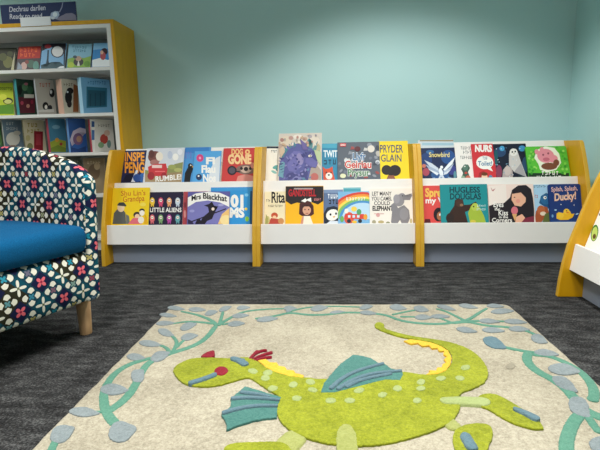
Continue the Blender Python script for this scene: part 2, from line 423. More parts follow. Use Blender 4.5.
row_book(1, (222.5,256.5,148), 1, 'red picture book with cream title and a grey sloth face', '#c8403f', [
    ('t','DOG',231.5,243,154.5,5.5,'#f0c27e',.03), ('e',247.5,152,2.5,2.6,'#f0c27e'), ('e',247.5,152,1,1,'#c8403f'), ('t','GONE',228,251.5,163.5,8.5,'#f3cd94',.04),
    ('p',[(236,182),(238,176),(246,174),(253,176),(255.5,182)],'#d98d80'), ('e',246,169.5,10,5,'#80675e'), ('e',246,169.5,5.5,3.6,'#c9ae9c'), ('e',246,169,2.2,2.2,'#2b2122'), ('e',241.5,168.5,1.5,1.5,'#2b2122'), ('e',250.5,168.5,1.5,1.5,'#2b2122'),
    ('e',232,170.5,4.7,4.7,'#2c2730'), ('e',232,170.5,3.2,3.2,'#57505c'), ('r',236,171,240,172.2,'#2c2730'), ('e',252.5,165.5,2,3,'#e0907e')], G1)

row_book(0, (109,149,187.8), 1, 'yellow picture book with a grandfather in a grey cap and coat', '#f0cc1c', [
    ('t',"Shu Lin's",121,145.5,195.8,5,'#c2561f',.0,-.6), ('t','Grandpa',123,144.5,202,5.5,'#c2561f',.0,-1.2),
    ('p',[(112.5,224),(114,213),(117,209.5),(123,209.5),(125.5,213),(126,224)],'#5b5f5e'), ('e',121,207.5,3.6,4.6,'#efd3ae'), ('p',[(117,205.5),(119,202.5),(124,202.3),(126.5,205.5),(126,206.5)],'#3f4443'), ('p',[(126,224),(126,214),(129,216),(130,224)],'#6b6f6c'),
    ('e',137,215,3.6,3.2,'#2a2426'), ('e',137.3,216.5,2.6,2.6,'#f0c8a8'), ('e',142,210.5,2.6,2,'#2a2426'), ('e',142,213,2.6,2.8,'#f5ece0'), ('p',[(128,224),(133,218),(140,218),(142,224)],'#d96a78'), ('e',141,220,3,3.5,'#e8e4da'),
    ('p',[(144,224),(145,214),(147,217),(147.5,224)],'#e0a81c'), ('e',111.5,200,1,3,'#dcb510'), ('e',143,204.5,3,2,'#f4dc58')], G2)
mo = [('t','LITTLE ALIENS',150,181.5,212,4.2,W_,.015)]
for i, cc in enumerate(('#f0c33c','#d2496e','#e7a06f','#c9d2dc','#d56a72','#7aa06c','#b44a9a','#63a0a8')):
    x = 152.3 + (i % 4)*8.5; y = 201.5 if i < 4 else 218.5
    mo += [('e',x,y,2.5,4,cc), ('e',x,y-1,1.5,1.5,'#f3e6d8'), ('e',x-.5,y-1,.4,.4,K), ('e',x+.6,y-1,.4,.4,K), ('r',x-1.6,y+3.4,x-.5,y+5.2,cc), ('r',x+.5,y+3.4,x+1.6,y+5.2,cc)]
row_book(0, (148.5,182.6,192), 0, 'dark purple picture book with eight small coloured aliens', '#241c38', mo, G2)
row_book(0, (183.2,208,191.5), 0, 'dull red picture book mostly hidden behind the witch book', '#b0454d', [('e',185,214,1.2,4,'#d98d8a'), ('e',185,205,1.2,3,'#803039')], G2)
row_book(0, (210.5,252.5,187.2), 0, 'deep blue picture book standing behind the blue poem book', '#1f7fc2', [('r',211,187,252,191,'#3f97d2'), ('r',250.3,191,252.5,224,'#15527f')], G2)
row_book(0, (214,250,190.6), 1, 'bright blue poem book with large white numerals and letters', '#2e93d2', [
    ('t','01',230.5,243.5,206.5,11,W_,.04), ('t','MS',229.5,244.5,217,9,W_,.04), ('e',246.5,195,2,1.6,'#79c4ea'), ('e',247,219,2,2.6,'#8dc63f'), ('e',246,209,1.4,1.4,'#f2d34b')], G2)
row_book(0, (187.5,229.5,191.6), 2, 'purple picture book of a witch flying on a broom under a white arch', '#5d5a9c', [
    ('p',[(187.6,224),(187.6,205),(196,199),(208,196.5),(220,198),(229.3,204),(229.3,224)],'#7a78b6'), ('p',[(187.8,207),(187.8,197.5),(196,193.4),(208,191.8),(220,192.8),(229.3,197),(229.3,207),(220,202.5),(208,200.4),(196,202)],'#f3efe8'),
    ('t','Mrs',191.5,201,200.8,5,K,.02,-2), ('t','Blackhat',203,227,198.4,5.6,K,.02,3), ('p',[(218,224),(222,214),(229.3,208),(229.3,224)],'#f0c37a'), ('e',226,220,6,5,'#f6dc9a'),
    ('p',[(199,224),(203,217),(209,212),(208,207),(204,205.5),(209,204),(212,201.5),(214,205.5),(218,206.5),(213.5,208),(215,212),(212,219),(207,221),(205,224)],'#1b1524'), ('p',[(190,221.6),(226,208.2),(226.4,209.2),(190.4,222.6)],'#1b1524'),
    ('p',[(195,224),(197,219.5),(199.5,218),(201,221),(200.5,224)],'#1b1524'), ('e',213,209,1.5,1.6,'#f0dccb'), ('p',[(187.8,224),(187.8,219),(192,221),(194,224)],'#2c2444'), ('e',192,211,2.6,1.4,'#9a99cc'), ('e',221,205,2.8,1.2,'#a8a7d2')], G2)

row_book(1, (265,283,146.2), 0, 'white picture book with a small teal sprig beside the dragon book', '#f1ede2', [
    ('r',265.2,146.4,283,148.4,'#2c3440'), ('s',4,271,277,152.5,2.5,K), ('e',276,167,3.5,1.8,'#5fa7a3',-20), ('e',279,170,3.5,1.8,'#4a8f94',15), ('e',274,172,3,1.3,'#86bcb4',25)], G3, t=.009)
row_book(1, (277.8,321.8,133.2), 2, 'tall pale picture book with a curled purple dragon, rising above its row', '#cfc4b8', [
    ('e',286,141,6,5,'#d9c9b4'), ('e',313,141,7,5,'#ddd0c0'), ('e',298,137,5,2.5,'#e6dccf'), ('e',281,147,2.5,3,'#b79f92'), ('e',291,138,2.4,2,'#b9948a'), ('e',305,139,2.6,2,'#c2a48f'), ('e',318,148,2.6,4,'#bfb08b'), ('e',282,140,2,2,'#a97f77'), ('e',310,136.5,2.2,1.6,'#a9a0a5'),
    ('p',[(279,181),(279,166),(283,154),(289,146.5),(297,143.5),(304,145),(309,141),(310,147),(316,151),(318.5,158),(316,165),(317,172),(313,181)],'#5a5c96'),
    ('p',[(287,166),(289,156),(294,151),(300,151.5),(303,158),(301,167),(295,172),(289,171)],'#6f6da9'), ('e',300,159,3.4,6,'#8f86b3',-10), ('p',[(304,145),(309,138),(309.5,146),(313,142),(312.5,149)],'#5f8f92'), ('p',[(305,152),(316,151),(319,159),(313,164),(306,161)],'#4b4d86'),
    ('e',311,155,1.3,1,'#e8e2d0'), ('e',311.2,155,.5,.6,K), ('p',[(308,181),(311,168),(316,164),(321,170),(321,181)],'#a99a8d'), ('e',314.5,177,4,4,'#b8675f'), ('e',319,156,2,6,'#8fae8c'), ('p',[(278,176),(281,160),(285,163),(283,178)],'#6f9fb0'), ('e',292,176,6,3.4,'#484a80'), ('e',304,174,4,4,'#44467a'), ('p',[(289,181),(296,176),(304,178),(305,181)],'#7d7cae')] + DR, G3)
row_book(1, (320,338.5,143.6), 0, 'teal picture book with a small red fox at its foot', '#2f86a8', [
    ('r',320.2,143.8,338.4,148,'#4aa6bf'), ('t','TWIT',323.5,337.5,157,6.5,'#e9f2f2',.02), ('s',3,323.5,337,164.5,5,'#123f55'), ('p',[(323.5,180),(323,172),(322.5,166.5),(325.5,169),(329,168.6),(332.5,166.5),(333,172),(335,180)],'#d6502f'), ('e',329,176,3.4,3.4,'#f0e6da'), ('e',326.3,172.5,.7,.8,K), ('e',331,172.5,.7,.8,K), ('e',328.8,175,1,.8,K)], G3)
mo = []
rr = random.Random(3)
for i in range(46):
    x, y = rr.uniform(338.5,378.5), rr.uniform(143.5,179.5)
    cc = rr.choice(('#8d929c','#b9b4ae','#6f7683','#3d4552','#9d4a48','#c9c6c2','#59616f','#a88f74','#cfd4d9'))
    if rr.random() < .5: mo.append(('e',x,y,rr.uniform(1,2.6),rr.uniform(1,2.2),cc,rr.uniform(0,90)))
    else: mo.append(('p',[(x-2,y+1.5),(x-1,y-1.8),(x+1.8,y-1.2),(x+2.2,y+1.2)],cc))
mo += [('e',357.5,149,3,2.6,'#5d2a30'), ('e',371,149,3.6,3.6,'#ded6cc'), ('r',340,143.4,346,146.6,'#d22b2b'), ('t','LEGO',340.5,345.5,145.9,1.8,W_,.02),
    ('t','Llyfr',352.5,366,160,7,'#dfe3e8',.05), ('t','Llyfr',352.8,365.8,160,7,'#3d6f9c',.01), ('t','Geiriau',344.5,371.5,168,7,'#f2efe9',.06), ('t','Geiriau',344.8,371.3,168,7,'#c8352e',.012), ('t','Prysur',347.5,370,175.8,6.4,'#dfe3dc',.05), ('t','Prysur',347.8,369.8,175.8,6.4,'#3f7a4c',.01), ('e',343,176,3,2.2,'#dfe0b8')]
row_book(1, (337.5,380,142), 1, 'grey busy picture book crowded with objects and a red and white title', '#59616c', mo, G3, t=.009)
row_book(1, (378.5,409,141), 0, 'yellow picture book with black capitals and a child with two hair puffs', '#f0d51e', [
    ('t','PRYDER',380,403,152.5,7.5,'#33406a',.005), ('t','GLAIN',381,401.5,161.5,7,'#33406a',.005), ('e',386.5,170,5,5,'#1e1818'), ('e',395,170.5,6,5.6,'#1e1818'), ('p',[(386,180),(388,176),(394,176),(396,180)],'#7a4a34'), ('e',391,177,3.4,3.2,'#8a553c'), ('e',391,172.8,4.4,2.6,'#1e1818')], G3)

row_book(0, (264.5,287.5,191.5), 0, 'cream picture book with a small child in red, left of the black haired girl', '#efe3bd', [
    ('s',3,266,270.5,202,2.6,K), ('t','Rita',271.5,285,202.5,10.5,K,.015), ('s',11,268,283,207,2.2,'#5a4a38'), ('e',274.5,215.5,3.4,3,'#c2502f'), ('e',274.5,217.5,2,2,'#f0c9a0'), ('p',[(268,224),(271,218),(279,219),(283,224)],'#b8473a'), ('e',281,221,3,3,'#c98f5a'), ('e',267.5,220,2.4,4,'#c4b97a'), ('p',[(265,224),(266,214),(268,218),(268,224)],'#9fa05c')], G4)
row_book(0, (285.5,323.5,186), 1, 'yellow and black picture book of a black haired girl with a white bow', '#f2b41c', [
    ('p',[(285.7,201),(285.7,186.2),(323.3,186.2),(323.3,201),(318,204.5),(311,202),(304,204),(297,202.5),(291,204.5)],'#231c1e'), ('t','GANDSTELL',288.5,316,196,6.5,'#b81f2a',.025), ('r',294,188,313,189.4,'#a99'), ('s',5,314,321,200.6,2.4,'#d88'),
    ('p',[(299,214),(299.5,204),(304,200),(310,201),(313.5,206),(314,214),(311,216),(302,216)],'#4a1f1e'), ('e',306.8,210,4.2,5,'#d9a184'), ('p',[(301,210),(302,204.5),(311.5,204.5),(312.3,210),(309,206.5),(304.5,206.5)],'#3a1a1b'),
    ('p',[(301,201),(305.5,198.3),(306.5,199.6),(311,197.6),(311.5,202),(307,200.6),(305,202.5)],W_), ('p',[(301,224),(303.5,216),(310,216),(313,224)],'#efe7d6'), ('p',[(300.5,224),(302,217),(304,216),(303,224)],'#c98f76'), ('e',305,209.6,.6,.7,K), ('e',308.7,209.6,.6,.7,K), ('r',305.5,213,308.4,213.6,'#8a3030')], G4)
row_book(0, (343.6,361,187.5), 0, 'teal picture book just showing above the rainbow book', '#4f9fae', [('r',340.2,187.6,360.8,189,'#7fc0c6')], G4)
row_book(0, (321.5,343,189.7), 0, 'grey blue picture book with a white penguin face', '#5d7296', [
    ('r',322,189.9,343,193,'#7d93b4'), ('s',4,327.5,339,198.5,4.5,'#e9eef2'), ('s',3,328.5,339,204,4.5,K), ('p',[(324.5,224),(323.5,214),(327,207.5),(334,206),(341,209),(342.5,216),(342,224)],'#232a3a'), ('e',332.5,215,6.6,5.6,'#f3f0e8',-25), ('e',330.5,214.5,1,1.2,K), ('e',336,213.6,1,1.2,K), ('p',[(332.5,216.5),(335.5,216),(334,218)],'#e0a23a'), ('p',[(326,224),(330,221),(338,221),(341,224)],'#dfe6ee')], G4)
mo = []
for r_, cc in ((30,'#d9483b'),(27.6,'#ee9540'),(25.2,'#f3d657'),(22.8,'#7dbb6a'),(20.4,'#4d93cc'),(18,'#bcdcf0')):
    mo.append(('p',[(338.6+ (30 if True else 0)*0 + 24 + r_*1.15*math.cos(a), 219 + r_*.9*math.sin(a)) for a in [math.pi*(1+ k/20) for k in range(21)]],cc))
mo += [('s',7,346,366,200.3,3,W_), ('e',349,218,5,6,'#dc5a44'), ('r',345,214,364,219,'#d9483b'), ('e',354,209,3,2.6,'#f2cf59'), ('e',359,212,2.4,3,'#57a06a'), ('e',346.5,211,2,2.4,'#f5efe2'), ('r',348,215.2,350.5,217.6,'#cfe6f3'), ('r',352.5,215.2,355,217.6,'#cfe6f3'), ('r',357,215.2,359.5,217.6,'#cfe6f3'),
    ('e',349,221,2,2,'#2b2f38'), ('e',360,221,2,2,'#2b2f38'), ('e',365.5,217,2,3,'#e7a23c'), ('e',342,219,2,3,'#6fae5c'), ('e',354.5,222,2.5,1.5,'#f0c040')]
row_book(0, (338,369.5,191.5), 1, 'picture book with a rainbow arching over a red bus of animals', '#7fb6dd', mo, G4)
row_book(0, (369,412.5,188.5), 0, 'cream picture book with a large grey elephant and black capitals', '#f0e9df', [
    ('t','LET MANY',372,391.5,195.5,3.8,'#3a3636',.01), ('t','YOU CAMEL',371.5,392,200.5,3.8,'#3a3636',.01), ('t','COULD',374,390,205,3.6,'#3a3636',.01), ('t','ELEPHANT',372.5,393,210.5,4.4,'#2b2727',.03),
    ('p',[(391,222),(392,212),(391,205),(395,202),(398,208),(404,205),(409,210),(410,218),(408,223),(402,224),(400,220),(397,224),(392,224)],'#858388'), ('e',399,200.5,5.4,6,'#8f8d92'), ('e',402,196.5,3.6,3.4,'#8f8d92'), ('p',[(402,196),(409,197),(411.5,193.5),(412.2,195.5),(410,200),(403,200)],'#858388'), ('e',396.5,199,3.2,4.6,'#9d9aa0'), ('e',402.4,195.8,.5,.6,K), ('e',404,214,4.5,6,'#919095'),
    ('e',378,215,2,2,'#d9a3a0'), ('r',374,213.5,384,214.1,'#c98a88'), ('e',374,222,2,2,'#a7a083'), ('e',381,222,3,1.6,'#b8a878'), ('e',388,223,2,1.4,'#8d8f6a'), ('e',411,221,1.2,2.6,'#c7b98c')], G4)

row_book(1, (419.5,455.5,139.8), 0, 'pale grey picture book just showing above the navy bird book', '#c9d3d8', [('r',419.7,140,456.8,141.3,'#8f7d52'), ('r',422,142.8,454,145.4,'#9fc0cf')], G5, t=.009)
mo = [('e',426,160,6,7,'#1f3f78'), ('e',448,157,7,7,'#24508c'), ('e',440,175,9,5,'#2a568e'), ('e',426,172,3.5,4,'#b04a5c'), ('e',424,166,2,2,'#d07a6c'), ('e',452,170,4,5,'#3a3f86'), ('e',430,152,4,2,'#35689c'),
    ('t','Snowbird',429,449.5,157,4.6,'#e6d588',.01), ('p',[(424,160),(432,163.5),(438,168),(439,171),(430,167)],'#c9d4e2'), ('p',[(425.5,164.5),(434,168.5),(439.5,171.5),(438,173),(429,169.5)],'#9fb0c8'), ('p',[(428,169),(436,172),(439,173.5),(437,175.5)],'#dfe6ee'),
    ('p',[(455,157),(452.5,164),(445,171),(443,170),(448,164)],'#e6ecf2'), ('p',[(454,163),(451,169),(444.5,173.5),(443,172),(449,168)],'#aebdd2'), ('p',[(451,169.5),(447,174),(443.5,175),(444,173)],'#d6dfea'),
    ('e',441,172.5,2,4.5,'#e9eef3',-15), ('e',441.6,167.2,1.5,1.5,'#eef2f5'), ('p',[(440,175),(443,175),(446,181),(441.5,179.5),(437,181)],'#cdd8e6'), ('p',[(440.5,177),(442,177),(442.6,181),(440,181)],'#8fa3c0'), ('e',433,178.5,2.4,.7,'#7fa0c8',-20), ('e',450,178,2.6,.7,'#7fa0c8',20), ('e',455,175,1.5,4,'#5a8f9c')]
row_book(1, (420.3,456,147.8), 1, 'navy picture book with a white bird spreading its wings', '#152850', mo, G5)
row_book(1, (456,475.5,143.8), 0, 'white picture book with grey handwriting and a green monster', '#f0ece6', [
    ('s',6,460.5,472,149.5,3.2,'#777'), ('s',4,463,471.5,154,3.4,'#777'), ('s',6,460,472,159,3.2,'#777'), ('p',[(461,180),(463,173),(461,169),(464,165),(468,164.5),(470,168),(468,172),(471,180)],'#3f5a4e'), ('e',465.5,167.5,2.6,3.2,'#54786a'), ('e',466,173,1.4,1.2,'#c2453c'), ('e',464.8,166.4,.6,.7,W_), ('e',468,178,2.6,2.6,'#c86a52'), ('e',463,178,2,2.4,'#87a58a')], G5)
row_book(1, (473,495,143.8), 1, 'red picture book with a white speech bubble title', '#d0353c', [
    ('t','NURS',475,492,151.5,6.2,W_,.04), ('e',484.8,162.5,8.6,6.8,W_), ('p',[(490,166),(493,171.5),(486,168.5)],W_), ('s',3,482.5,487.5,159.5,3,'#4a6a8a'), ('t','Toilet!',478,492,165.6,4.4,'#3a7aa0',.01), ('p',[(478,180),(479,173),(483,171),(487,173),(488,180)],'#a5262e'), ('e',484.5,177,3,3.5,'#efc8a8'), ('e',484.5,174,3.2,1.8,'#6a3a22'), ('e',490.5,178,2,3,'#5e8fb4')], G5)
mo = [('e',500,152,6,5,'#27466c'), ('e',522,148.5,3.4,3,'#3f8fc0'), ('e',502,148.5,2.6,2.6,'#4aa0d0'), ('e',496,158,2,8,'#1d5a64'), ('e',525,165,3,8,'#2b4a6a'), ('e',499,172,3,7,'#8a3f5a'), ('e',494.8,170,1.6,6,'#a3364f'), ('e',522,174,4,5,'#20303a'),
    ('p',[(502,180),(503,170),(507,165),(512,168),(513,175),(512,180)],'#b7a9a6'), ('e',507.5,171,3.4,4.6,'#cbbdb8'), ('p',[(509,165),(509,154),(511,149.5),(516,149),(518,153),(521,162),(527,178),(520,172),(514,172)],'#cfcac6'), ('e',513.5,152.3,4,3.8,'#e9e5df'), ('e',512.3,152,.8,.9,K), ('e',515.2,151.6,.8,.9,K), ('p',[(513.4,153),(514.4,153),(513.9,154.6)],'#a88a4a'), ('p',[(514,172),(521,163),(526,177)],'#a8a3a6')]
for i in range(24): mo.append(('e',random.uniform(494,527),random.uniform(146,179),.5,.5,random.choice(('#8fb6d0','#d9dfe6','#4f7f9c'))))
row_book(1, (493,528.5,143.8), 0, 'dark picture book with a pale barn owl among night leaves', '#131c30', mo, G5)
mo = [('r',527.5,173,569,181,'#1e3a24')]
for i in range(70):
    x, y = random.uniform(529,567), random.uniform(147,174); mo.append(('e',x,y,1.3,1.2,random.choice(('#7ed04c','#3a9a30','#93da62','#48b038')),random.uniform(0,90)))
mo += [('p',[(534,158),(537,150),(545,146.6),(554,148),(559,154),(561,163),(556,170),(547,172.5),(540,170),(538,164)],'#eef3dc'), ('e',545.5,156,8.6,7,'#e5909c',10), ('e',553,159,4.6,4,'#e5909c'), ('e',536.5,152,2.2,2.6,'#e5909c',-20), ('e',541.5,149.6,2,2.4,'#e5909c'), ('e',543,155,1,1,'#8f4a58'), ('e',548,153.6,1,1,'#8f4a58'), ('e',546,159.5,3.4,1.8,'#c96a7c'), ('e',549,166.5,8,3.6,'#7a4a34'), ('e',556,163,3,3.4,'#7a4a34'),
    ('s',5,541,559,175,3.6,W_), ('s',6,536,562,180.6,4.6,W_)]
row_book(1, (527.5,569,146.2), 1, 'thick green board book with a round pink animal face', '#5cc03c', mo, G5, t=.013, board=True, spine='#3f8f2c')

row_book(0, (420.5,446,185.6), 0, 'coral red picture book with yellow and white letters behind the teal book', '#dd4f4c', [
    ('t','Spread',425,450,196.5,8,'#f2c25a',.03), ('t','my Wi',425.5,449,203.2,5.6,W_,.02), ('e',438.5,214.5,5,7,'#241a22'), ('e',440,216,3.2,4.4,'#a96a48'), ('e',440,214.6,1,1.2,W_), ('p',[(424,224),(425,219),(430,219),(431,224)],'#5b2226')], G6)
row_book(0, (440.5,488,184.3), 1, 'teal picture book with a dark shaggy animal and a yellow green friend', '#1f8d92', [
    ('t','HUGLESS',449.5,480,192.5,5.5,'#123c47',.02), ('t','DOUGLAS',450,481,199.3,5.8,'#123c47',.02), ('p',[(447,223),(450,212),(454,206),(455,200),(459,198.5),(463,200),(464,205),(470,204.5),(476,201.5),(477,204),(470,210),(465,212),(468,223)],'#3a261f'), ('e',459.5,203,4,4,'#4a322a'), ('e',461.5,205,1.8,1.4,'#8d6a50'), ('e',450,218,4,5,'#2f2320'), ('p',[(470,223),(468,213),(471,206),(476,203),(480,208),(484,216),(486,223)],'#a3b83e'), ('e',475,207,3.6,4,'#b5c652'), ('e',473.6,206.6,.7,.8,K), ('s',5,477,486,207,2.2,'#cfe3df'), ('s',7,476.5,486,210.4,2.2,'#cfe3df'), ('e',473,221.5,3,1.6,'#d6c34a')], G6)
row_book(0, (531.5,552.5,184.5), 0, 'pale blue picture book with a dark blue bird and an orange brown animal', '#a9cfe8', [
    ('s',7,533.5,546,187.6,2.4,'#46627a'), ('s',3,533,538,198,3.2,'#c05a5a'), ('p',[(539,203),(541,196),(546,193),(551,195),(552,204),(548,209)],'#1f5480'), ('e',546,199.5,5.4,5,'#2a6796'), ('e',545,197.6,1.6,1.6,W_), ('e',545.2,197.6,.7,.7,K), ('p',[(534,223),(536,211),(541,206),(547,207),(549,212),(545,217),(541,223)],'#a5532e'), ('e',541,210,4,4.6,'#b9633a'), ('e',543,213.6,3,2,'#e6d2ba'), ('p',[(542,223),(545,214),(552,211),(552,223)],'#5f6b36'), ('e',532.8,218,2,4,'#d8e4ea')], G6)
row_book(0, (488.7,534.5,184.2), 1, 'picture book of a girl with long dark hair holding a pink ice cream', '#f0d9cf', [
    ('p',[(488.2,224),(488.2,186),(506,184.6),(508,224)],'#f3e6dd'), ('p',[(490.5,187),(492.5,189.8),(495.5,188.4),(493.4,191.4),(492,191)],'#c08a86'),
    ('p',[(488.2,224),(488.2,206),(496,203.5),(504,203),(510,197.5),(512,190),(518,185.5),(526,185),(531,189),(533,198),(534.2,210),(534.2,224)],'#231d24'), ('p',[(511.5,200),(512,193),(516,190),(522,191),(526,196),(525.5,202),(521,206.5),(514.5,205.5),(513.2,202.6)],'#e9b294'), ('p',[(511.8,194),(514,189),(521,188),(529,194),(530,206),(525,208),(526,198),(521,192.5)],'#231d24'), ('e',518,201,2.2,2,'#e79a88'), ('e',514.5,197.3,.8,.5,K),
    ('e',514.5,210.5,3.4,4,'#d5727e'), ('p',[(512,214),(517,214),(514.8,221)],'#d9a86c'), ('p',[(516,217),(522,214),(526,219),(521,224),(515,223)],'#e9b294'), ('p',[(520,224),(525,218),(534,216),(534,224)],'#7d2a3e'),
    ('t','Eyes',493.5,503.5,207,5.2,W_,.01), ('t','that',494.5,500,210.4,2.6,W_), ('t','Kiss',498.5,508,215.4,5.2,W_,.01), ('t','in the',499,508,218.2,2.4,W_), ('t','Corners',492,512,222.2,4.2,W_,.01)], G6)
row_book(0, (549.5,583.5,184), 1, 'thick navy board book with a yellow duck under pale letters', '#1b3674', [
    ('t','Splish, Splash,',551.2,577.5,191.6,4.4,'#e9b9b0',.01,-1.5), ('t','Ducky!',554.5,576,200.8,7,'#eec2a8',.025,-2), ('p',[(556.5,218.5),(556.5,213.5),(559,212),(562,213.5),(566,210.5),(570,211),(571.5,214),(574.5,213.5),(572.5,217.5),(568,219.8),(560,220)],'#f0b722'), ('e',566.5,211.5,3,2.8,'#f4c63a'), ('e',560.5,215.5,3.4,3,'#f4c63a'), ('e',566.5,210.8,.6,.7,K), ('e',567.5,212.6,1.4,.8,'#e07f2a'), ('r',550,220.6,583,224,'#24508c'), ('e',555.5,210,1.2,.8,'#9fc0e0'), ('e',577,214,1.6,.7,'#9fc0e0',-20), ('e',552.5,216,1,1.6,'#6f9cc8'), ('e',561,204.5,.5,.5,W_), ('e',574,205,.5,.5,W_)], G6, t=.013, board=True)

# ---- the avocado book in the unit along the right wall
Vs = Vector((-LS, 0, 1)).normalized(); Vs = Vector((LS, 0, 1)).normalized(); Us = Vector((0, -1, 0))
Ns = Us.cross(Vs)
P0 = Vector((1.546+LY, 0, LZ)) + Ns*(.0008+.024)
yA = on_plane(587.5, 234, Ns, P0).y
kz = (.1986 + abs(Ns.z)*.024 - P0.z)/Vs.z
book('white picture book with a green avocado on its cover by the right wall', Vector((P0.x + Vs.x*kz, min(yA, -.557), P0.z + Vs.z*kz)), Us, Vs, .26, .29, .024, '#f0eee8',
     [('t','LIT W',590.8,603,216,3,K,.02), ('e',594.6,233,3.6,8.5,'#3c7a34',10), ('e',594.6,233.6,2.8,7,'#b9cf6a',10), ('e',594.4,236.4,1.6,2.6,'#5b4a26',10)], 'picture books in the unit along the right wall')

# ---- tall bookcase against the back wall
BX1, BX0, BY0, BY1, BH = -1.004, -2.25, .457, .782, 1.611
def make_bookcase():
    root = empty('bookcase', (BX0, BY0, 0)); Wc, Dc = BX1-BX0, BY1-BY0
    bm = bmesh.new(); box(bm, (Wc-.024, 0, 0), (Wc, Dc, BH)); bevel(link_mesh('side_panel', bm, [M_yel], root), .0015)
    bm = bmesh.new(); box(bm, (0, 0, 0), (.024, Dc, BH)); bevel(link_mesh('side_panel', bm, [M_yel], root), .0015)
    bm = bmesh.new(); box(bm, (.0242, 0, BH-.026), (Wc-.0242, Dc, BH)); bevel(link_mesh('top_panel', bm, M_yel, root), .0015)
    for x in (.0243, Wc-.0243-.030):
        bm = bmesh.new(); box(bm, (x, .001, .001), (x+.030, Dc-.012, BH-.0265)); bevel(link_mesh('upright', bm, M_white, root), .001)
    a, b_ = .0546, Wc-.0546
    bm = bmesh.new(); box(bm, (a, .001, BH-.052), (b_, Dc-.012, BH-.0265)); bevel(link_mesh('lining', bm, M_white, root), .001)
    for z in (1.303, .995, .722, .42, .10):
        bm = bmesh.new(); box(bm, (a, .0015, z-.022), (b_, Dc-.012, z)); bevel(link_mesh('shelf', bm, M_white, root), .001)
    bm = bmesh.new(); box(bm, (a, Dc-.0118, .02), (b_, Dc-.002, BH-.03)); link_mesh('back_panel', bm, mat('#8f938f', .6, .3, 'shade_grey_backboard', .02, 8), root)  # white back coloured grey to stand in for shade inside the shelves
    bm = bmesh.new(); box(bm, (a, .03, 0), (b_, .045, .077)); link_mesh('plinth', bm, M_white, root)
    tag(root, 'tall mustard and white bookcase full of children\'s books against the wall', 'bookcase')
make_bookcase()
def shelf_book(z, px, yaw, y0, lean, t, label, cover, art, group, spine=None):
    """a face-out book: px = (left, right, top) of its cover as measured on the photograph; yaw turns it, lean tips it back"""
    a = math.radians(yaw); U = Vector((math.cos(a), math.sin(a), 0)); B = Vector((-math.sin(a), math.cos(a), 0))
    l = math.radians(lean); Vv = (Vector((0, 0, 1))*math.cos(l) + B*math.sin(l)); N = U.cross(Vv)
    x0, x1, yt = px
    zb = z + .0006 + t*math.sin(l)
    p = on_plane(x0, yt+20, Vector((0, 1, 0)), Vector((0, BY0+y0, 0))); O = Vector((p.x, BY0+y0, zb))
    # left edge: walk along the shelf until the cover's mid-left falls on x0
    c = on_plane(x1, yt+14, N, O); q = on_plane(x0, yt+14, N, O); O = O + U*((q-O).dot(U)); w = (c-q).dot(U)
    tp = on_plane((x0+x1)/2, yt, N, O); h = (tp-O).dot(Vv)
    nxt = {.42: .70, .722: .973, .995: 1.281, 1.303: 1.55}[z]; h = min(h, (nxt-.004-zb)/Vv.z)   # fits under the next shelf
    return book(label, O, U, Vv, w, h, t, cover, art, group, spine=spine)
S1, S2, S3, S4 = 'books on the top shelf of the bookcase', 'books on the second shelf of the bookcase', 'books on the third shelf of the bookcase', 'books behind the armchair on the fourth shelf'
shelf_book(1.303, (-9,15,48), 4, .035, 22, .02, 'dark olive book with a mossy cover at the end of the shelf', '#2a2c1c', [('e',8,62,5,6,'#6a6a3a'),('e',3,57,4,4,'#525531'),('p',[(11,70),(13,60),(15,52),(15,70)],'#b9b290'),('e',10,54,3,3,'#44482c')], S1)
shelf_book(1.303, (17,40,46.5), 4, .035, 22, .022, 'red topped book with orange title on the top shelf', '#4c4246', [
    ('p',[(17,59),(17,46),(41,46),(41,58)],'#b02c22'),('s',5,20,38,52,4.2,'#e2632f'),('s',4,20,36,57,4,'#e2632f'),('e',24,66,3,4,'#c9a49a'),('e',31,64,4,4,'#4d6a5c'),('e',36,66,3,5,'#5f8f83'),('e',27,62,2,2,'#8a4a44'),('p',[(17,70),(18,62),(22,66),(22,70)],'#8c96a0')], S1, '#2a1c1c')
shelf_book(1.303, (41,65.5,43.5), 4, .035, 22, .022, 'dark framed book with a white round badge over a blue wood', '#7fb0d6', [
    ('p',[(41,51),(41,43),(66,43),(66,50),(58,46.5),(50,47.5)],'#1b1a24'),('p',[(63.5,69),(64,43),(66,43),(66,69)],'#1b1a24'),('p',[(45,69),(47,58),(47.5,50),(49,50),(48.5,60),(50,69)],'#2a4250'),('e',57.5,51.5,6.6,6.2,'#2b2a36'),('e',57.5,51.5,5.6,5.3,'#dcdcdc'),
    ('p',[(41,70),(41,65),(46,67),(52,62),(56,66),(60,62),(66,66),(66,70)],'#38565f'),('e',48,46.5,3.4,2,'#a8323a'),('p',[(57,69),(60,66.5),(64,66),(65,69)],'#e9eef0')], S1, '#16151c')
shelf_book(1.303, (67.5,91,44), 4, .035, 22, .02, 'pale blue book of a badger in a green field', '#8fbfd4', [
    ('p',[(67,69),(67,59),(74,57),(84,58),(91,56),(91,69)],'#8fb455'),('s',6,72,87,48.5,2.6,'#4a8098'),('s',6,73,86,52,2.6,'#4a8098'),('e',78.5,62,5,4,'#4c4a4a'),('e',78.5,58.6,3,2.6,'#c2a08a'),('e',75,57,2,1.6,'#51606a'),('p',[(77,66),(78.5,60),(80,66)],'#e8e4da'),('e',71,65,3,3,'#b7c84f'),('e',87,64,3,3,'#6f9a44')], S1, '#20303a')
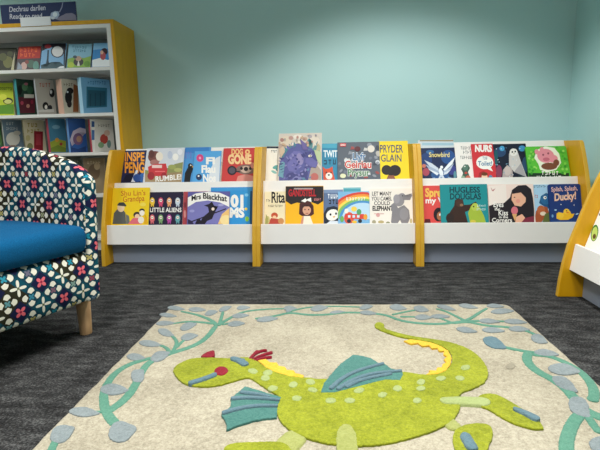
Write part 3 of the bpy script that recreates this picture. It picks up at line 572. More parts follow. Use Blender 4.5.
shelf_book(1.303, (92.5,112,43), 4, .035, 22, .02, 'blue and white book with a small dark figure next to the upright', '#3f8dcc', [
    ('p',[(92,69),(92,60),(100,58),(108,60),(112,58),(112,69)],'#eef3f5'),('p',[(92,50),(92,43),(112,43),(112,48)],'#86bde2'),('e',104.5,51.5,3.2,3.4,'#33202a'),('e',103,56,2.8,4,'#b5555a'),('e',101.8,52.4,1.6,2,'#e2b49a')], S1, '#1b3a58')

shelf_book(.995, (-8,13.5,83), 8, .06, 7, .02, 'yellow green book with a cartoon creature at the end of the shelf', '#bcc832', [('p',[(-8,114),(-8,106),(14,104),(14,114)],'#5f8f2e'),('s',8,-4,12,90,3,'#5c6a20'),('e',8,101,5,3.4,'#3a3f22'),('e',8,101.6,3.8,2.2,'#d3d27a'),('e',3,97,4,3,'#d6d84a')], S2)
shelf_book(.995, (17.5,35,79.5), 56, .03, 0, 0.045, 'dark green book with a teal spine and a maroon lower half', '#274436', [
    ('p',[(17,113),(17,97),(35,97),(35,113)],'#5f2230'),('e',25,87,3,4,'#5c8b62'),('e',30,90,3,4,'#3d6a4c'),('e',20,90,2,5,'#171d1a'),('p',[(24,98),(24,94),(34,94.5),(34,98)],'#e3ded0'),('e',22,103,1.6,2,'#b9455a'),('e',28,106,1.8,2,'#c98a7a'),('e',32,102,1.4,2,'#9a2c44'),('e',26,84,2,1.4,'#b86d7c')], S2, '#3f8f96')
shelf_book(.995, (36.5,54.5,79.5), 56, .03, 0, 0.025, 'pale grey book of penguins with a faint red title', '#bcb8b0', [('s',4,39,51,87,4,'#b06a5c'),('e',52,93,2.8,4.4,'#1c1b20'),('e',51,92,1.2,2,'#eee'),('e',45.5,106,3,4,'#1c1b20'),('e',46,107,1.4,2.2,'#efeae2'),('e',50,108,2.2,3,'#2b2a30'),('p',[(36,112),(36,110),(54,109),(54,112)],'#d8d6d2')], S2, '#a7a9aa')
shelf_book(.995, (62.5,78.5,79.5), 56, .03, 0, 0.085, 'cream book with a pink spine and a black shaggy figure', '#d9cdb9', [('e',68.5,97,3.6,7,'#221c1c'),('e',70,91,3.4,3.4,'#221c1c'),('e',69.4,104,2.4,3.6,'#2e2422'),('p',[(73,112),(73.5,84),(78.5,86),(78.5,112)],'#a5653c'),('s',4,63.5,73,86,3,'#8f7d66'),('e',67.5,92,1,1,'#eee')], S2, '#c9a08c')
shelf_book(.995, (82,110.5,78.5), 56, .03, 0, 0.05, 'large blue book with a dark teal square on its cover', '#7cb7df', [('p',[(86.5,108),(86.5,86.5),(107,88),(107,107)],'#2f7390'),('p',[(88,106.5),(88,90),(105.5,91),(105.5,105.5)],'#265a70'),('s',8,87.5,106,84.5,3.6,'#3f80b8'),('r',90,94,91,106,'#1f4a5c'),('r',95,93,96,106,'#1f4a5c'),('r',100,93,101,106,'#1f4a5c')], S2, '#a9d0e6')

shelf_book(.722, (-16,1.5,120), 56, .03, 0, 0.037, 'green book cut off at the end of the third shelf', '#5b8a55', [('e',-2,140,4,6,'#86ae6a')], S3)
shelf_book(.722, (3.5,22.5,118.5), 56, .03, 0, 0.02, 'grey blue book with a large white shape on its cover', '#6f8496', [('s',3,6,14,125,3,'#c4ccd2'),('s',6,6,18,130,3,'#c4ccd2'),('e',13,139,7,7,'#dedad0'),('e',17,133,3.6,2.4,'#cfc9bd'),('e',13,149,6,4,'#9a7d68')], S3, '#a9a9a0')
shelf_book(.722, (24,45,120), 56, .03, 0, 0.02, 'cream book with a red door on its cover', '#d3c7a8', [('s',3,27,38,127,4,'#a58f4a'),('s',4,27,40,133,4,'#a58f4a'),('p',[(34,153),(34,131),(43,131.5),(43,153)],'#8f1f2c'),('p',[(36,145),(36,134),(41,134),(41,145)],'#ad3742'),('e',30,147,3,4,'#8b8a5c'),('e',28,138,2.4,3,'#bdb07e')], S3, '#5f5a40')
shelf_book(.722, (49,66,118.5), 56, .03, 0, 0.035, 'teal blue book with a red spine and a yellow green field', '#4d89a8', [('p',[(49,152),(49,142),(57,139),(66,141),(66,152)],'#a5ad3a'),('p',[(49,152),(49,148),(58,145),(66,148),(66,152)],'#7d8f34'),('e',57,140,2,2.2,'#d9a43c'),('e',61,144,1.6,1.6,'#b0433c'),('e',56,127,4,2,'#7fb0c6')], S3, '#9c3a4a')
shelf_book(.722, (69,86,118.5), 56, .03, 0, 0.03, 'royal blue book with a lilac swirl beside the white fox book', '#3460a8', [('p',[(69,140),(73,131),(80,127.5),(86,129),(86,133),(79,132),(74,137),(72,146)],'#cfc4da'),('e',78,139,5,6,'#7d5f86'),('e',79,139,2.6,3.2,'#b88f78'),('p',[(69,152),(69,147),(78,149),(86,146),(86,152)],'#27467f')], S3, '#6a93c8')
shelf_book(.722, (91,113.5,119.5), 56, .03, 0, 0.025, 'white book with a red fox and a blue checked strip', '#d5d3cc', [('p',[(91,152),(91,119),(95,120),(95,152)],'#e5e4e0'),('e',104,139,4,5,'#b8463c'),('e',107,133,3,3,'#c9aa9a'),('e',101,145,3,3,'#7fa07a'),('s',5,98,110,127,3,'#8d8a84'),('e',109,144,2,4,'#6d8f8a'),('p',[(91.5,127),(91.5,121),(94.5,121.5),(94.5,127)],'#35588f'),('p',[(91.5,140),(91.5,130),(94.5,130),(94.5,140)],'#476fa8')], S3, '#a83a48')
shelf_book(.42, (84,105.5,158), 20, .05, 3, .04, 'tan book with a brown sketch, right of the chair back', '#8f7f66', [('e',94,172,6,8,'#6f5c48'),('e',97,166,3,4,'#b09c7c'),('s',5,87,101,164,3,'#c9bb9a')], S4, '#6b5f50')
shelf_book(.42, (64,82,157), 20, .05, 3, .04, 'dull green grey book just showing over the chair', '#5f665c', [('s',5,67,79,163,3,'#a9ad9c')], S4, '#474b44')

# ---- sign and card on top of the bookcase
def make_sign():
    a = on_plane(2, 22.5, Vector((0, 1, 0)), Vector((0, .54, 0))); b_ = on_plane(77, 20, Vector((0, 1, 0)), Vector((0, .54, 0)))
    O = Vector((a.x, .54, BH+.0008)); return book('navy sign with white lettering standing on top of the tall bookcase', O, Vector((1, 0, 0)), Vector((0, 0, 1)), b_.x-a.x, .148, .006, '#25355f', [
        ('t','Dechrau darllen',9.3,45.5,12,5.2,'#d9dbe6',.004,-2), ('t','Ready to read',9.8,42,19,5,'#d9dbe6',.004,-1),
        ('p',[(55,19),(60,16.5),(66,13.5),(72,13),(75.5,15),(76.5,20),(60,20.5)],'#8a88a0'), ('p',[(50,18),(51,13),(55,11),(58.5,11.5),(59.5,15),(57,19)],'#a9bcd6'), ('e',55,14.5,2.4,2.4,'#e2edf5'), ('p',[(59,12),(61.5,7),(61.8,-4),(62.6,-4),(62.4,7.5),(59.8,12.5)],'#9aa0bd'), ('e',53,18,2,1.4,'#d5dfe8')], None, name='sign')
sg = make_sign(); sg['category'] = 'sign'; sg.children[0].name = 'foam_core'
ca = on_plane(23, 27, Vector((0, 1, 0)), Vector((0, .475, 0))); cb = on_plane(53, 26, Vector((0, 1, 0)), Vector((0, .475, 0)))
bm = bmesh.new(); prism_x(bm, [(-.004, -.024), (-.001, -.024), (-.001, .0002), (.05, .0002), (.05, .0022), (-.001, .0022), (-.001, .034), (-.004, .034)], 0, cb.x-ca.x)
tc_ = link_mesh('card_holder', bm, mat('#e9eaec', .7, .2, 'white_card')); tc_.location = (ca.x, BY0, BH+.0004)
tag(tc_, 'blank white card holder clipped over the front edge of the bookcase top', 'card holder')

# ------------------------------------------------------------------ armchair
def build_chair():
    ang = math.atan2(-.354, .935)
    F0 = Vector((-.438, -1.052, 0))
    root = empty('tub_armchair', (F0.x, F0.y, 0), ang)      # local x: forward, local y: towards the far arm
    W, T, D = .70, .052, .70                                 # outer width, upholstery thickness, depth
    PER = .082
    # plan of the shell's centreline: far arm front -> round back -> near arm front
    cxr = W/2 - T/2
    path = []
    ys = -W/2 + .022                                         # lateral middle
    nA = 12
    bx = -(D - T/2 - .30)                                    # where the straight arm ends
    for i in range(nA): path.append((bx*i/nA - .0, ys + cxr))
    for i in range(33):
        a = math.pi/2 + math.pi*i/32
        path.append((bx + math.cos(a)*.30, ys + math.sin(a)*cxr))
    for i in range(1, nA+1): path.append((bx*(1-i/nA), ys - cxr))
    def top(x):
        T_ = ((0, .634), (-.03, .664), (-.10, .698), (-.21, .728), (-.33, .749), (-.45, .757), (-1, .757))
        for (a0, h0), (a1, h1) in zip(T_, T_[1:]):
            if x >= a1:
                k = (a0-x)/(a0-a1); return h0 + (h1-h0)*k
        return .757
    bm = bmesh.new(); uvl = bm.loops.layers.uv.new('UVMap')
    L = 0; rings = []
    for i, (x, y) in enumerate(path):
        if i: L += math.dist(path[i-1], path[i])
        x0, y0 = path[max(0, i-1)]; x1, y1 = path[min(len(path)-1, i+1)]
        d = Vector((x1-x0, y1-y0)).normalized(); nrm = Vector((d.y, -d.x))       # outward
        H = top(x); b0 = .155; hw = T/2; rr = hw*.92
        # front ends round off forwards a little
        sec = [(-hw+.008, b0), (-hw, b0+.008), (-hw, .30), (-hw, .42), (-hw, (H-rr+.42)/2), (-hw, H-rr)]
        sec += [(-hw*math.cos(a), H-rr + rr*math.sin(a)) for a in [math.pi*k/8 for k in range(1, 8)]]
        sec += [(hw, H-rr), (hw, .5), (hw, .33), (hw, b0+.008), (hw-.008, b0)]
        acc = 0; ring = []
        for k, (o_, z) in enumerate(sec):
            if k: acc += math.dist(sec[k-1], sec[k])
            vv = acc if k <= 9 else acc
            fl = -.040*max(0, min(1, (.56-z)/.40)) ; o_ += fl   # the sides lean out towards the top
            ring.append((bm.verts.new((x + nrm.x*o_, y + nrm.y*o_, z)), L/PER, vv/PER))
        rings.append(ring)
    for A, B in zip(rings, rings[1:]):
        for k in range(len(A)-1):
            q4 = (A[k], A[k+1], B[k+1], B[k])
            f = bm.faces.new([q_[0] for q_ in q4]); f.smooth = True
            for lp, q_ in zip(f.loops, q4): lp[uvl].uv = (q_[1], q_[2])
        q4 = (A[-1], A[0], B[0], B[-1]); f = bm.faces.new([q_[0] for q_ in q4])
        for lp, q_ in zip(f.loops, q4): lp[uvl].uv = (q_[1], 0)
    # front ends of the arms: a slightly domed cap
    for ring, sgn in ((rings[0], 1), (rings[-1], -1)):
        vs = [v_[0] for v_ in ring]
        prev = vs
        for (ins, fx) in ((.10, .006), (.30, .011), (.62, .014)):
            cy = sum(v_.co.y for v_ in vs)/len(vs); cz = .37
            new = []
            for v_ in vs:
                zz = v_.co.z; new.append(bm.verts.new((fx, v_.co.y + (cy-v_.co.y)*ins, zz + ((-.012 if zz > .45 else (.012 if zz < .2 else 0))*ins*2))))
            for k in range(len(vs)):
                j = (k+1) % len(vs)
                f = bm.faces.new((prev[k], prev[j], new[j], new[k])); f.smooth = True
                for lp in f.loops: lp[uvl].uv = ((lp.vert.co.y+.004)/PER+.5, lp.vert.co.z/PER)
            prev = new
        f = bm.faces.new(prev)
        for lp in f.loops: lp[uvl].uv = ((lp.vert.co.y+.004)/PER+.5, lp.vert.co.z/PER)
    # front rail and seat base between the arms
    y0, y1 = ys - cxr + T/2 - .004, ys + cxr - T/2 + .004
    prof = [(-.55, .156), (-.012, .156), (-.003, .159), (.003, .168), (.008, .22), (.010, .27), (.007, .318), (.0, .338), (-.012, .348), (-.03, .352), (-.55, .352)]
    NS = 10
    cols = []
    for j in range(NS+1):
        y = y0 + (y1-y0)*j/NS; acc = 0; col = []
        for k, (x, z) in enumerate(prof):
            if k: acc += math.dist(prof[k-1], prof[k])
            col.append((bm.verts.new((x, y, z)), (y+.004)/PER+.5, (z if 1 <= k <= 8 else z + (-.012-x)*(1 if k > 8 else -1))/PER))
        cols.append(col)
    for A, B in zip(cols, cols[1:]):
        for k in range(len(A)-1):
            q4 = (A[k], B[k], B[k+1], A[k+1]); f = bm.faces.new([q_[0] for q_ in q4]); f.smooth = True
            for lp, q_ in zip(f.loops, q4): lp[uvl].uv = (q_[1], q_[2])
        f = bm.faces.new((A[-1][0], B[-1][0], B[0][0], A[0][0]))
    bmesh.ops.recalc_face_normals(bm, faces=bm.faces)
    link_mesh('upholstered_shell', bm, M_pat, root)
    # cushion: follows the inside of the shell
    half = cxr - T/2 - .014
    out = [(.008, ys+half-.022), (-.006, ys+half-.006), (-.04, ys+half)]
    for i in range(1, 6): out.append((-.04 + (bx+.04)*i/5, ys+half))
    for i in range(1, 20):
        a = math.pi/2 + math.pi*i/20; out.append((bx + math.cos(a)*(.30-T/2-.018), ys + math.sin(a)*half))
    for i in range(5): out.append((bx + (-.04-bx)*i/5, ys-half))
    out += [(-.04, ys-half), (-.006, ys-half+.006), (.008, ys-half+.022)]
    ccx = -.3
    bm = bmesh.new(); levels = [(.354, .97), (.360, .995), (.385, 1.0), (.422, 1.0), (.438, .993), (.449, .97), (.455, .92), (.459, .80), (.463, .5)]
    rings = []
    for z, s in levels:
        rings.append([bm.verts.new((ccx + (x-ccx)*s + (.014*math.sin(math.pi*(z-.354)/.11) if x > -.02 else 0), ys + (y-ys)*s, z)) for x, y in out])
    for A, B in zip(rings, rings[1:]):
        for k in range(len(A)):
            j = (k+1) % len(A); bm.faces.new((A[k], A[j], B[j], B[k]))
    bm.faces.new(rings[0][::-1]); bm.faces.new(rings[-1])
    bmesh.ops.recalc_face_normals(bm, faces=bm.faces)
    link_mesh('seat_cushion', bm, M_teal, root, True)
    for lx, ly in ((-.072, -.030), (-.072, 2*ys+.030), (-.56, -.16), (-.56, 2*ys+.16)):
        bm = bmesh.new(); n_ = 24; rr = [(.0, .0), (.0215, 0), (.023, .003), (.0285, .1545), (0, .1545)]
        rg = []
        for r_, z in rr[1:4]: rg.append([bm.verts.new((lx + r_*math.cos(2*math.pi*k/n_), ly + r_*math.sin(2*math.pi*k/n_), z)) for k in range(n_)])
        for A, B in zip(rg, rg[1:]):
            for k in range(n_): f = bm.faces.new((A[k], A[(k+1) % n_], B[(k+1) % n_], B[k])); f.smooth = True
        bm.faces.new(rg[0][::-1]); bm.faces.new(rg[-1])
        link_mesh('leg', bm, M_wood, root)
    tag(root, 'tub armchair in flower lattice fabric with a teal seat and beech legs', 'armchair')
build_chair()

# ------------------------------------------------------------------ rug
def build_rug():
    ang = .0189; T = .02; kk = 1 - T/CAM.z; O = Vector((CAM.x + kk*(-.283-CAM.x), CAM.y + kk*(-.6886-CAM.y), 0)); Wd, Ln = 1.566*kk, 1.22
    c, s = math.cos(ang), math.sin(ang); e1 = Vector((c, s, 0)); e2 = Vector((s, -c, 0))
    Zn = Vector((0, 0, 1)); P = Vector((0, 0, T))
    mats = [R_cream]
    def mi(m):
        if m not in mats: mats.append(m)
        return mats.index(m)
    bm = bmesh.new()
    # slab with a soft, slightly wavy edge
    base = rounded_rect(Wd, Ln, .03, 6)
    dense = []
    for i in range(len(base)):
        a, b_ = base[i], base[(i+1) % len(base)]; k = max(1, int(math.dist(a, b_)/.02))
        for j in range(k): dense.append((a[0]+(b_[0]-a[0])*j/k, a[1]+(b_[1]-a[1])*j/k))
    cxm, cym = Wd/2, Ln/2
    def at(q, z, ins):
        x, y = q; dx, dy = cxm-x, cym-y; L = math.hypot(dx, dy); wob = .0012*math.sin(x*41+y*37)+.0008*math.sin(x*97-y*83)
        x += dx/L*(ins+wob); y += dy/L*(ins+wob); p_ = O + e1*x + e2*y; return (p_.x, p_.y, z)
    rings = [[bm.verts.new(at(q, z, i_)) for q in dense] for z, i_ in ((.0005, .004), (.006, 0), (.014, .001), (.0185, .005), (.02, .012))]
    for A, B in zip(rings, rings[1:]):
        for k in range(len(A)):
            j = (k+1) % len(A); f = bm.faces.new((A[k], A[j], B[j], B[k])); f.smooth = True
    bm.faces.new(rings[-1]); bm.faces.new(rings[0][::-1])
    bmesh.ops.recalc_face_normals(bm, faces=bm.faces)
    lay = [0]
    def smooth_closed(pts, it=2):
        for _ in range(it):
            o = []
            for i in range(len(pts)):
                a, b_ = pts[i], pts[(i+1) % len(pts)]
                o += [(a[0]*.75+b_[0]*.25, a[1]*.75+b_[1]*.25), (a[0]*.25+b_[0]*.75, a[1]*.25+b_[1]*.75)]
            pts = o
        return pts
    def motif(pts, m, h=.0026):
        """a raised, hand-carved patch of pile in the pattern"""
        P_ = [on_plane(x, y, Zn, P) for x, y in pts]
        fine = []
        for i in range(len(P_)):
            a_, b_ = P_[i], P_[(i+1) % len(P_)]; k_ = max(1, int((b_-a_).length/.006))
            for j in range(k_):
                q_ = a_ + (b_-a_)*(j/k_); fine.append(q_ + Vector((random.uniform(-1, 1), random.uniform(-1, 1), 0))*.0011)
        P_ = fine
        ar = sum(P_[i].x*P_[(i+1) % len(P_)].y - P_[(i+1) % len(P_)].x*P_[i].y for i in range(len(P_)))
        if ar < 0: P_ = P_[::-1]
        cu = bpy.data.curves.new('outline', 'CURVE'); cu.dimensions = '2D'; cu.fill_mode = 'BOTH'
        sp_ = cu.splines.new('POLY'); sp_.points.add(len(P_)-1); sp_.use_cyclic_u = True
        for q_, v_ in zip(sp_.points, P_): q_.co = (v_.x, v_.y, 0, 1)
        cu.extrude = h*.5; cu.bevel_depth = .0026; cu.bevel_resolution = 2; cu.offset = -.0024
        ob = bpy.data.objects.new('outline', cu); COL.objects.link(ob)
        me = bpy.data.meshes.new_from_object(ob.evaluated_get(bpy.context.evaluated_depsgraph_get()))
        bpy.data.objects.remove(ob); bpy.data.curves.remove(cu)
        k = mi(m); z0 = T + h*.5 - .0026 + lay[0]; lay[0] += .00002
        vs = [bm.verts.new((v_.co.x, v_.co.y, v_.co.z + z0)) for v_ in me.vertices]
        for p_ in me.polygons:
            try: f = bm.faces.new([vs[i] for i in p_.vertices]); f.material_index = k
            except ValueError: pass
        bpy.data.meshes.remove(me)
    def stroke(pts, w, m, w1=None, h=.0028):
        """a tapering stem; width measured across the rug's surface, in metres"""
        w1 = w1 or w
        g = [on_plane(x, y, Zn, P) for x, y in pts]
        for _ in range(2):
            o = [g[0]]
            for a, b_ in zip(g, g[1:]): o += [a*.75+b_*.25, a*.25+b_*.75]
            o.append(g[-1]); g = o
        g = [a + (b_-a)*(k_/4) for a, b_ in zip(g, g[1:]) for k_ in range(4)] + [g[-1]]
        g = [Vector(q_) for q_ in g]; arc = [0]
        for a, b_ in zip(g, g[1:]): arc.append(arc[-1] + (b_-a).length)
        Lf, Rt = [], []
        for i, q_ in enumerate(g):
            d = (g[min(i+1, len(g)-1)] - g[max(i-1, 0)]).normalized(); nn = Vector((-d.y, d.x, 0)); ww = (w + (w1-w)*i/(len(g)-1))/2; e_ = min(arc[i], arc[-1]-arc[i]); ww *= math.sqrt(max(.02, 1-(1-min(1, e_/ww))**2))   # rounded ends
            Lf.append(q_ + nn*ww); Rt.append(q_ - nn*ww)
        k = mi(m); z = T + h + lay[0]; lay[0] += .00003
        sec = []
        for a, b_ in zip(Lf, Rt):
            mid = (a+b_)/2
            ja, jb = random.uniform(-.0009, .0009), random.uniform(-.0009, .0009); dv = (a-b_).normalized(); a = a + dv*ja; b_ = b_ + dv*jb
            sec.append([bm.verts.new((v_.x, v_.y, zz)) for v_, zz in ((a, T-.0005), (a*.93+mid*.07, T+(z-T)*.65), (a*.75+mid*.25, z-.0002), (mid, z), (b_*.75+mid*.25, z-.0002), (b_*.93+mid*.07, T+(z-T)*.65), (b_, T-.0005))])
        for A, B in zip(sec, sec[1:]):
            for j in range(6): f = bm.faces.new((A[j], A[j+1], B[j+1], B[j])); f.material_index = k; f.smooth = True
        for e in (sec[0], sec[-1]): bm.faces.new(e).material_index = k
    def leaf(cx, cy, L, H, rot=0, m=R_leaf):
        base = [(-1, .1), (-.75, -.55), (-.2, -.95), (.35, -.75), (.8, -.2), (1.08, .15), (.65, .55), (.05, .9), (-.6, .75)]
        c_, s_ = math.cos(math.radians(rot)), math.sin(math.radians(rot))
        motif(smooth_closed([(cx + x*L*c_ - y*H*s_, cy + x*L*s_ + y*H*c_) for x, y in base], 1), m)
    # left border vine
    for pts, w, w1 in (
        ([(216,326),(206,339),(192,347),(172,353),(158,358),(147,364),(141,373),(134,388),(124,401),(106,413)], .022, .03),
        ([(152,358),(140,361),(128,365),(115,373),(106,385),(103,398),(106,413),(116,425)], .022, .028),
        ([(217,326),(212,320.5),(198,315),(181,311.5)], .022, .012), ([(214,324),(203,322.5),(187,321.5),(172,324)], .02, .01),
        ([(219,326),(221,319),(223,312)], .018, .012), ([(219,325),(230,318),(243,311.5),(270,309),(290,309)], .02, .01),
        ([(171,354),(176,347),(177,341),(171,335)], .018, .012), ([(176,348),(184,340),(190,337)], .014, .01),
        ([(170,353),(166,347),(155,344.5)], .018, .01), ([(222,325),(236,322)], .014, .01),
        ([(49,456),(54,444),(60,434)], .022, .018), ([(106,412),(90,412.5)], .012, .01), ([(124,392),(116,391)], .012, .01),
        ([(255,319),(272,317),(290,312.5),(307,315.3),(327,315),(345,312.5),(362,313),(385,314.5),(400,321),(420,323.8),(441,324.3),(454,322.8),(466,321)], .016, .018),
        ([(288,312.5),(305,307.6),(330,306.3),(360,307.3)], .012, .01), ([(392,315),(408,311.5),(421,309.5)], .013, .01),
        ([(400,317),(412,317),(424,317.8)], .013, .01),
        ([(452,323.5),(468,321.7),(485,326),(513,327.7),(530,332),(540,338)], .02, .014),
        ([(464,321.5),(472,318),(479,313),(487,308.5)], .02, .012), ([(465,321),(455,316),(446,311.5),(436,309)], .018, .01),
        ([(468,321.5),(485,321),(500,321.5),(518,322.2)], .018, .01), ([(452,323),(444,320),(436,317)], .012, .01),
        ([(492,343.5),(506,348),(526.7,352),(540,353.5),(556,353.5)], .02, .016),
        ([(529,352.5),(526,358),(530,366),(541,374),(552,379),(566,389),(574,398),(582,408.6),(592,414),(608,421)], .03, .034),
        ([(532,355),(548,356),(562,361),(575,368),(585,376),(592,385),(595,394),(592,402)], .02, .03),
        ([(584,411),(574,421),(569,432),(566,444),(567,456)], .03, .034), ([(585,412),(591,422),(600,434)], .024, .02)):
        stroke(pts, w, R_vine, w1)
    for a in ((176,308.5,9,2.4,5),(197,309.8,9,2.6,0),(211,313,7,3,-15),(225,308.8,7,2.8,-20),(188,326.5,9,4,-20),(165,323.5,10,2.6,-3),(168,315.5,9,2.2,5),
              (240,316,9,2.6,-5),(236,324,9,3,-5),(243,308,7,2.4,-5),(166,333,9,4,18),(189,337,9,4,-12),(150,344,12,3.6,5),(160,356.5,11,5.5,-22),(136,357.5,10,4,5),
              (138,376,8,8,-50),(114,390,15,6.5,0),(84,412.5,16,5.5,2),(122,432,15,12,-20),(62,434,14,9.5,-30),(267,319.5,11,3,-6),(290,308.6,7,2.8,0),
              (290,309.8,5,2.6,-30),(319,308.5,9,3.4,-8),(366,307.3,7,2.8,-10),(368,313.2,9,2.4,3),(398,307.8,9,3.4,5),(421,309.3,8,3.6,8),(423,317.6,9,3,0),(337,312.6,8,1.8,-5),
              (446,308,10,2.4,12),(468,306.6,10,2.4,8),(495,306.3,9,2.2,3),(502,311.6,12,3,-3),(515,322,12,2.8,3),(440,316.8,10,2.4,0),(489,321.5,11,2.6,3),
              (466.5,330.4,11,3.2,8),(493,330.6,12,3,3),(519,329.4,11,3,3),(539,339.5,9,5,18),(546,353.6,13,4,5),(564,370,17,6.5,6),(564.5,384.5,15,6.5,28),(580,408,14,10,40),(600,446,12,9,20)):
        leaf(*a)
    leaf(494.5, 343.5, 13, 6, 20, R_slate)
    motif(smooth_closed([(505,366),(512,362),(516,366),(513,370),(506,369)]), R_stain, .001)
    # dragon: pale limbs first, then body
    stroke([(303,433),(296,437),(286,447),(280,458)], .06, R_olive, .07, h=0.004)
    motif(smooth_closed([(222,462),(224,447),(238,444),(260,443.5),(279,443),(290,447),(297,462)]), R_lime, .0042)
    stroke([(440,413),(450,424),(458,431)], .035, R_olive, .045, h=0.004)
    stroke([(440,403),(462,402.5),(490,404)], .035, R_pale, .05, h=0.0078)
    motif(smooth_closed([(453,432),(464,426.5),(478,424.5),(490,426),(494,434),(490,446),(482,462),(462,462),(452,446)]), R_lime, .0042)
    motif(smooth_closed([(477,398),(485,394.5),(498,396),(512,404),(530,415),(546,429.5),(538,431.5),(522,428),(504,421),(490,411),(478,407)]), R_lime, .0042)
    body = [(173,373.5),(174.5,368),(179,365),(189,360.3),(200,359),(216,359),(229,359.8),(240,358.8),(249,358.6),(256,361.5),(262,366),(269,370.7),(283,376),(304,378.7),(322,381),
            (350,379),(380,375),(404,373),(418,375.5),(430,376.5),(440,375),(447,371.5),(452,364),(452,357),(448,351),(440,346.5),(431,343.5),(420,341.5),(408,339.5),(396,337),(385,333),(380,331),(376,329),(374,326),(377,323.4),(382,323.6),(384.5,326),(384,329.5),
            (396,333.5),(408,336.5),(420,338.6),(435,340.5),(453,344),(469,350),(481,359),(489,372),(487,382),(476,389),(462,393.5),(458,399),(461,406),(458,416),(448,426),(432,433),(412,439.5),(388,445.5),(365,447.8),(345,447.5),(322,444.5),(303,439),
            (289,431),(280,423),(276,413),(276.5,405),(280,399),(275,395),(266,390),(258,384),(250,379),(244,379.5),(232,383),(218,387),(205,388.4),(190,387),(180,382.5)]
    motif(smooth_closed(body, 1), R_lime, .0045)
    motif(smooth_closed([(337,462),(336,440),(338,430),(345,425.5),(352,428),(357,438),(358,462)], 1), R_olive, .0056)
    # back spines
    motif([(258,362.2),(266,360.6),(270,364),(277,364.3),(279,367.5),(285,368.6),(287,371.8),(294,372.2),(296,375),(304,377),(303,379.6),(290,378),(276,374),(266,369)], R_yel, .0056)
    motif([(404,342.3),(411,341),(421,342.5),(432,344.5),(441,348),(448,352.5),(451.5,359),(450.5,366),(446,372),(438,375.6),(426,376.5),(430,374),(429,372),(436,372.5),(437,369.5),(442,369),(442.5,366),(446,364),(444,361),(447,358),(443.5,356),(444,352.5),(439,352.5),(437.5,349.5),(432,350),(429,347),(422,347.5),(418,344.5),(411,345.5)], R_yel, .0056)
    # wings
    motif([(230.7,400.8),(244.8,388),(255,391),(267,394.7),(281.5,399),(278,408),(276.8,419.5),(265,420.5),(253,422.7),(240,426.7),(226.7,432),(226,424),(221.3,416),(231,408)], R_teal, .0050)
    for pts in ([(231,401.5),(246,400.5),(262,401),(280,403)], [(222,416.5),(240,411),(258,408.5),(278,409)], [(240,395),(258,397),(270,400)]): stroke(pts, .016, R_slate, .01, h=0.0112)
    motif([(321,394.5),(324,385),(329,378.7),(340,366),(353,356.5),(362,357.5),(371,360),(379,365),(384,365),(391,370.5),(402,372.5),(403,377),(400,382),(385,381.5),(367,386),(348,391),(334,394.5)], R_teal, .0056)
    for pts in ([(330,392),(342,381),(358,373),(384,366)], [(337,392.5),(352,383),(372,376),(402,373.5)], [(345,390),(362,382),(392,376.5)]): stroke(pts, .018, R_slate, .01, h=0.0112)
    # face
    motif(smooth_closed([(199.5,358.8),(206,354.2),(213,351.8),(215,353),(214.6,359)],1), R_red, .0056)
    motif(ellipse_pts(221.2, 373, 7, 4.6, -5), R_red, .0062)
    stroke([(188.5,386.3),(200,383),(210,379.5),(216.5,376.5)], .02, R_slate, h=0.0112)
    stroke([(231,360.6),(239,362.5),(247,367.8)], .024, R_slate, .03, h=0.0112); stroke([(237,363.8),(245,362.6)], .02, R_slate, .016, h=0.0112)
    for pts in ([(249.5,360.2),(254,355),(262,351.5),(267,351.4)], [(252,361),(261,356.5),(272.5,353.2)], [(254,362.2),(263,359),(272,358)], [(250,360.5),(255,354.2),(258,352)]): stroke(pts, .008, R_red, .016, h=0.0050)
    # foot marks
    stroke([(513,411.5),(525,416),(539,423.5)], .012, R_slate, .03, h=0.0112); stroke([(464,437),(469,446),(474,454)], .03, R_slate, h=0.0112)
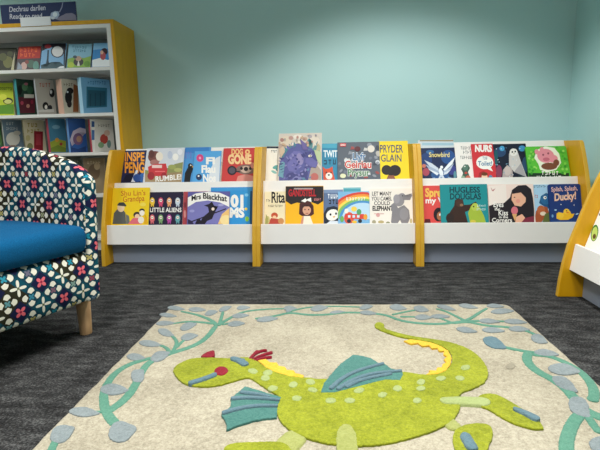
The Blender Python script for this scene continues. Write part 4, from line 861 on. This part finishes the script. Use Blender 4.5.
    # pale spots
    for x, y in ((253,373),(268,374.7),(265,380),(273,390.5),(293,386.7),(297,400.5),(313,392),(310.5,384),(331,402.7),(350,402.7),(382.5,397),(359,392.5),(397.5,390.5),(421,384),(421,390.5),(417,402.7),(441,380.5),(460,380.2),(465.6,369.5),(447,402.5)):
        motif(ellipse_pts(x + random.uniform(-.4,.4), y, random.uniform(4.4,5.4), random.uniform(2.4,3.1), random.uniform(-15,15), 12), R_pale, .0056)
    bmesh.ops.recalc_face_normals(bm, faces=bm.faces)
    o = link_mesh('rug', bm, mats)
    tag(o, 'cream rug with a green dragon and a leafy vine border on grey carpet', 'rug')
build_rug()

# ------------------------------------------------------------------ light
def area(name, loc, size, power, color, spread=160, sy=None, rot=(0, 0, 0)):
    l = bpy.data.lights.new(name, 'AREA'); l.energy = power; l.color = color; l.size = size
    if sy: l.shape = 'RECTANGLE'; l.size_y = sy
    l.spread = math.radians(spread)
    o = bpy.data.objects.new(name, l); o.location = loc; o.rotation_euler = rot; COL.objects.link(o); return o
def downlight(loc, power, size, blend):
    l = bpy.data.lights.new('ceiling_downlight', 'SPOT'); l.energy = power; l.spot_size = math.radians(size); l.spot_blend = blend
    l.shadow_soft_size = .09; l.color = (1, .99, .97)
    o = bpy.data.objects.new('ceiling_downlight', l); o.location = loc; COL.objects.link(o)
downlight((.86, -.52, 2.57), 150, 117, .42)
area('ceiling_or_fill_lamp', (.80, -1.7, 2.58), .6, 24, (1, .99, .97), 105)  # extra unseen fill lamp, added to brighten the rug and front boards
area('ceiling_or_fill_lamp', (-2.4, -.65, 2.58), .5, 27, (1, .99, .96), 130)
area('ceiling_or_fill_lamp', (-.3, -2.3, 2.58), .6, 38, (1, .99, .96), 140)
area('ceiling_or_fill_lamp', (-.2, -3.6, 2.58), .6, 24, (1, .99, .96), 140)
wd = bpy.data.worlds.new('world'); S.world = wd; wd.use_nodes = True
wd.node_tree.nodes['Background'].inputs[0].default_value = (.90, .95, 1, 1)
wd.node_tree.nodes['Background'].inputs[1].default_value = .38
S.view_settings.view_transform = 'Standard'; S.view_settings.look = 'None'
S.view_settings.exposure = 0.0; S.view_settings.gamma = 1; S.view_settings.use_curve_mapping = False
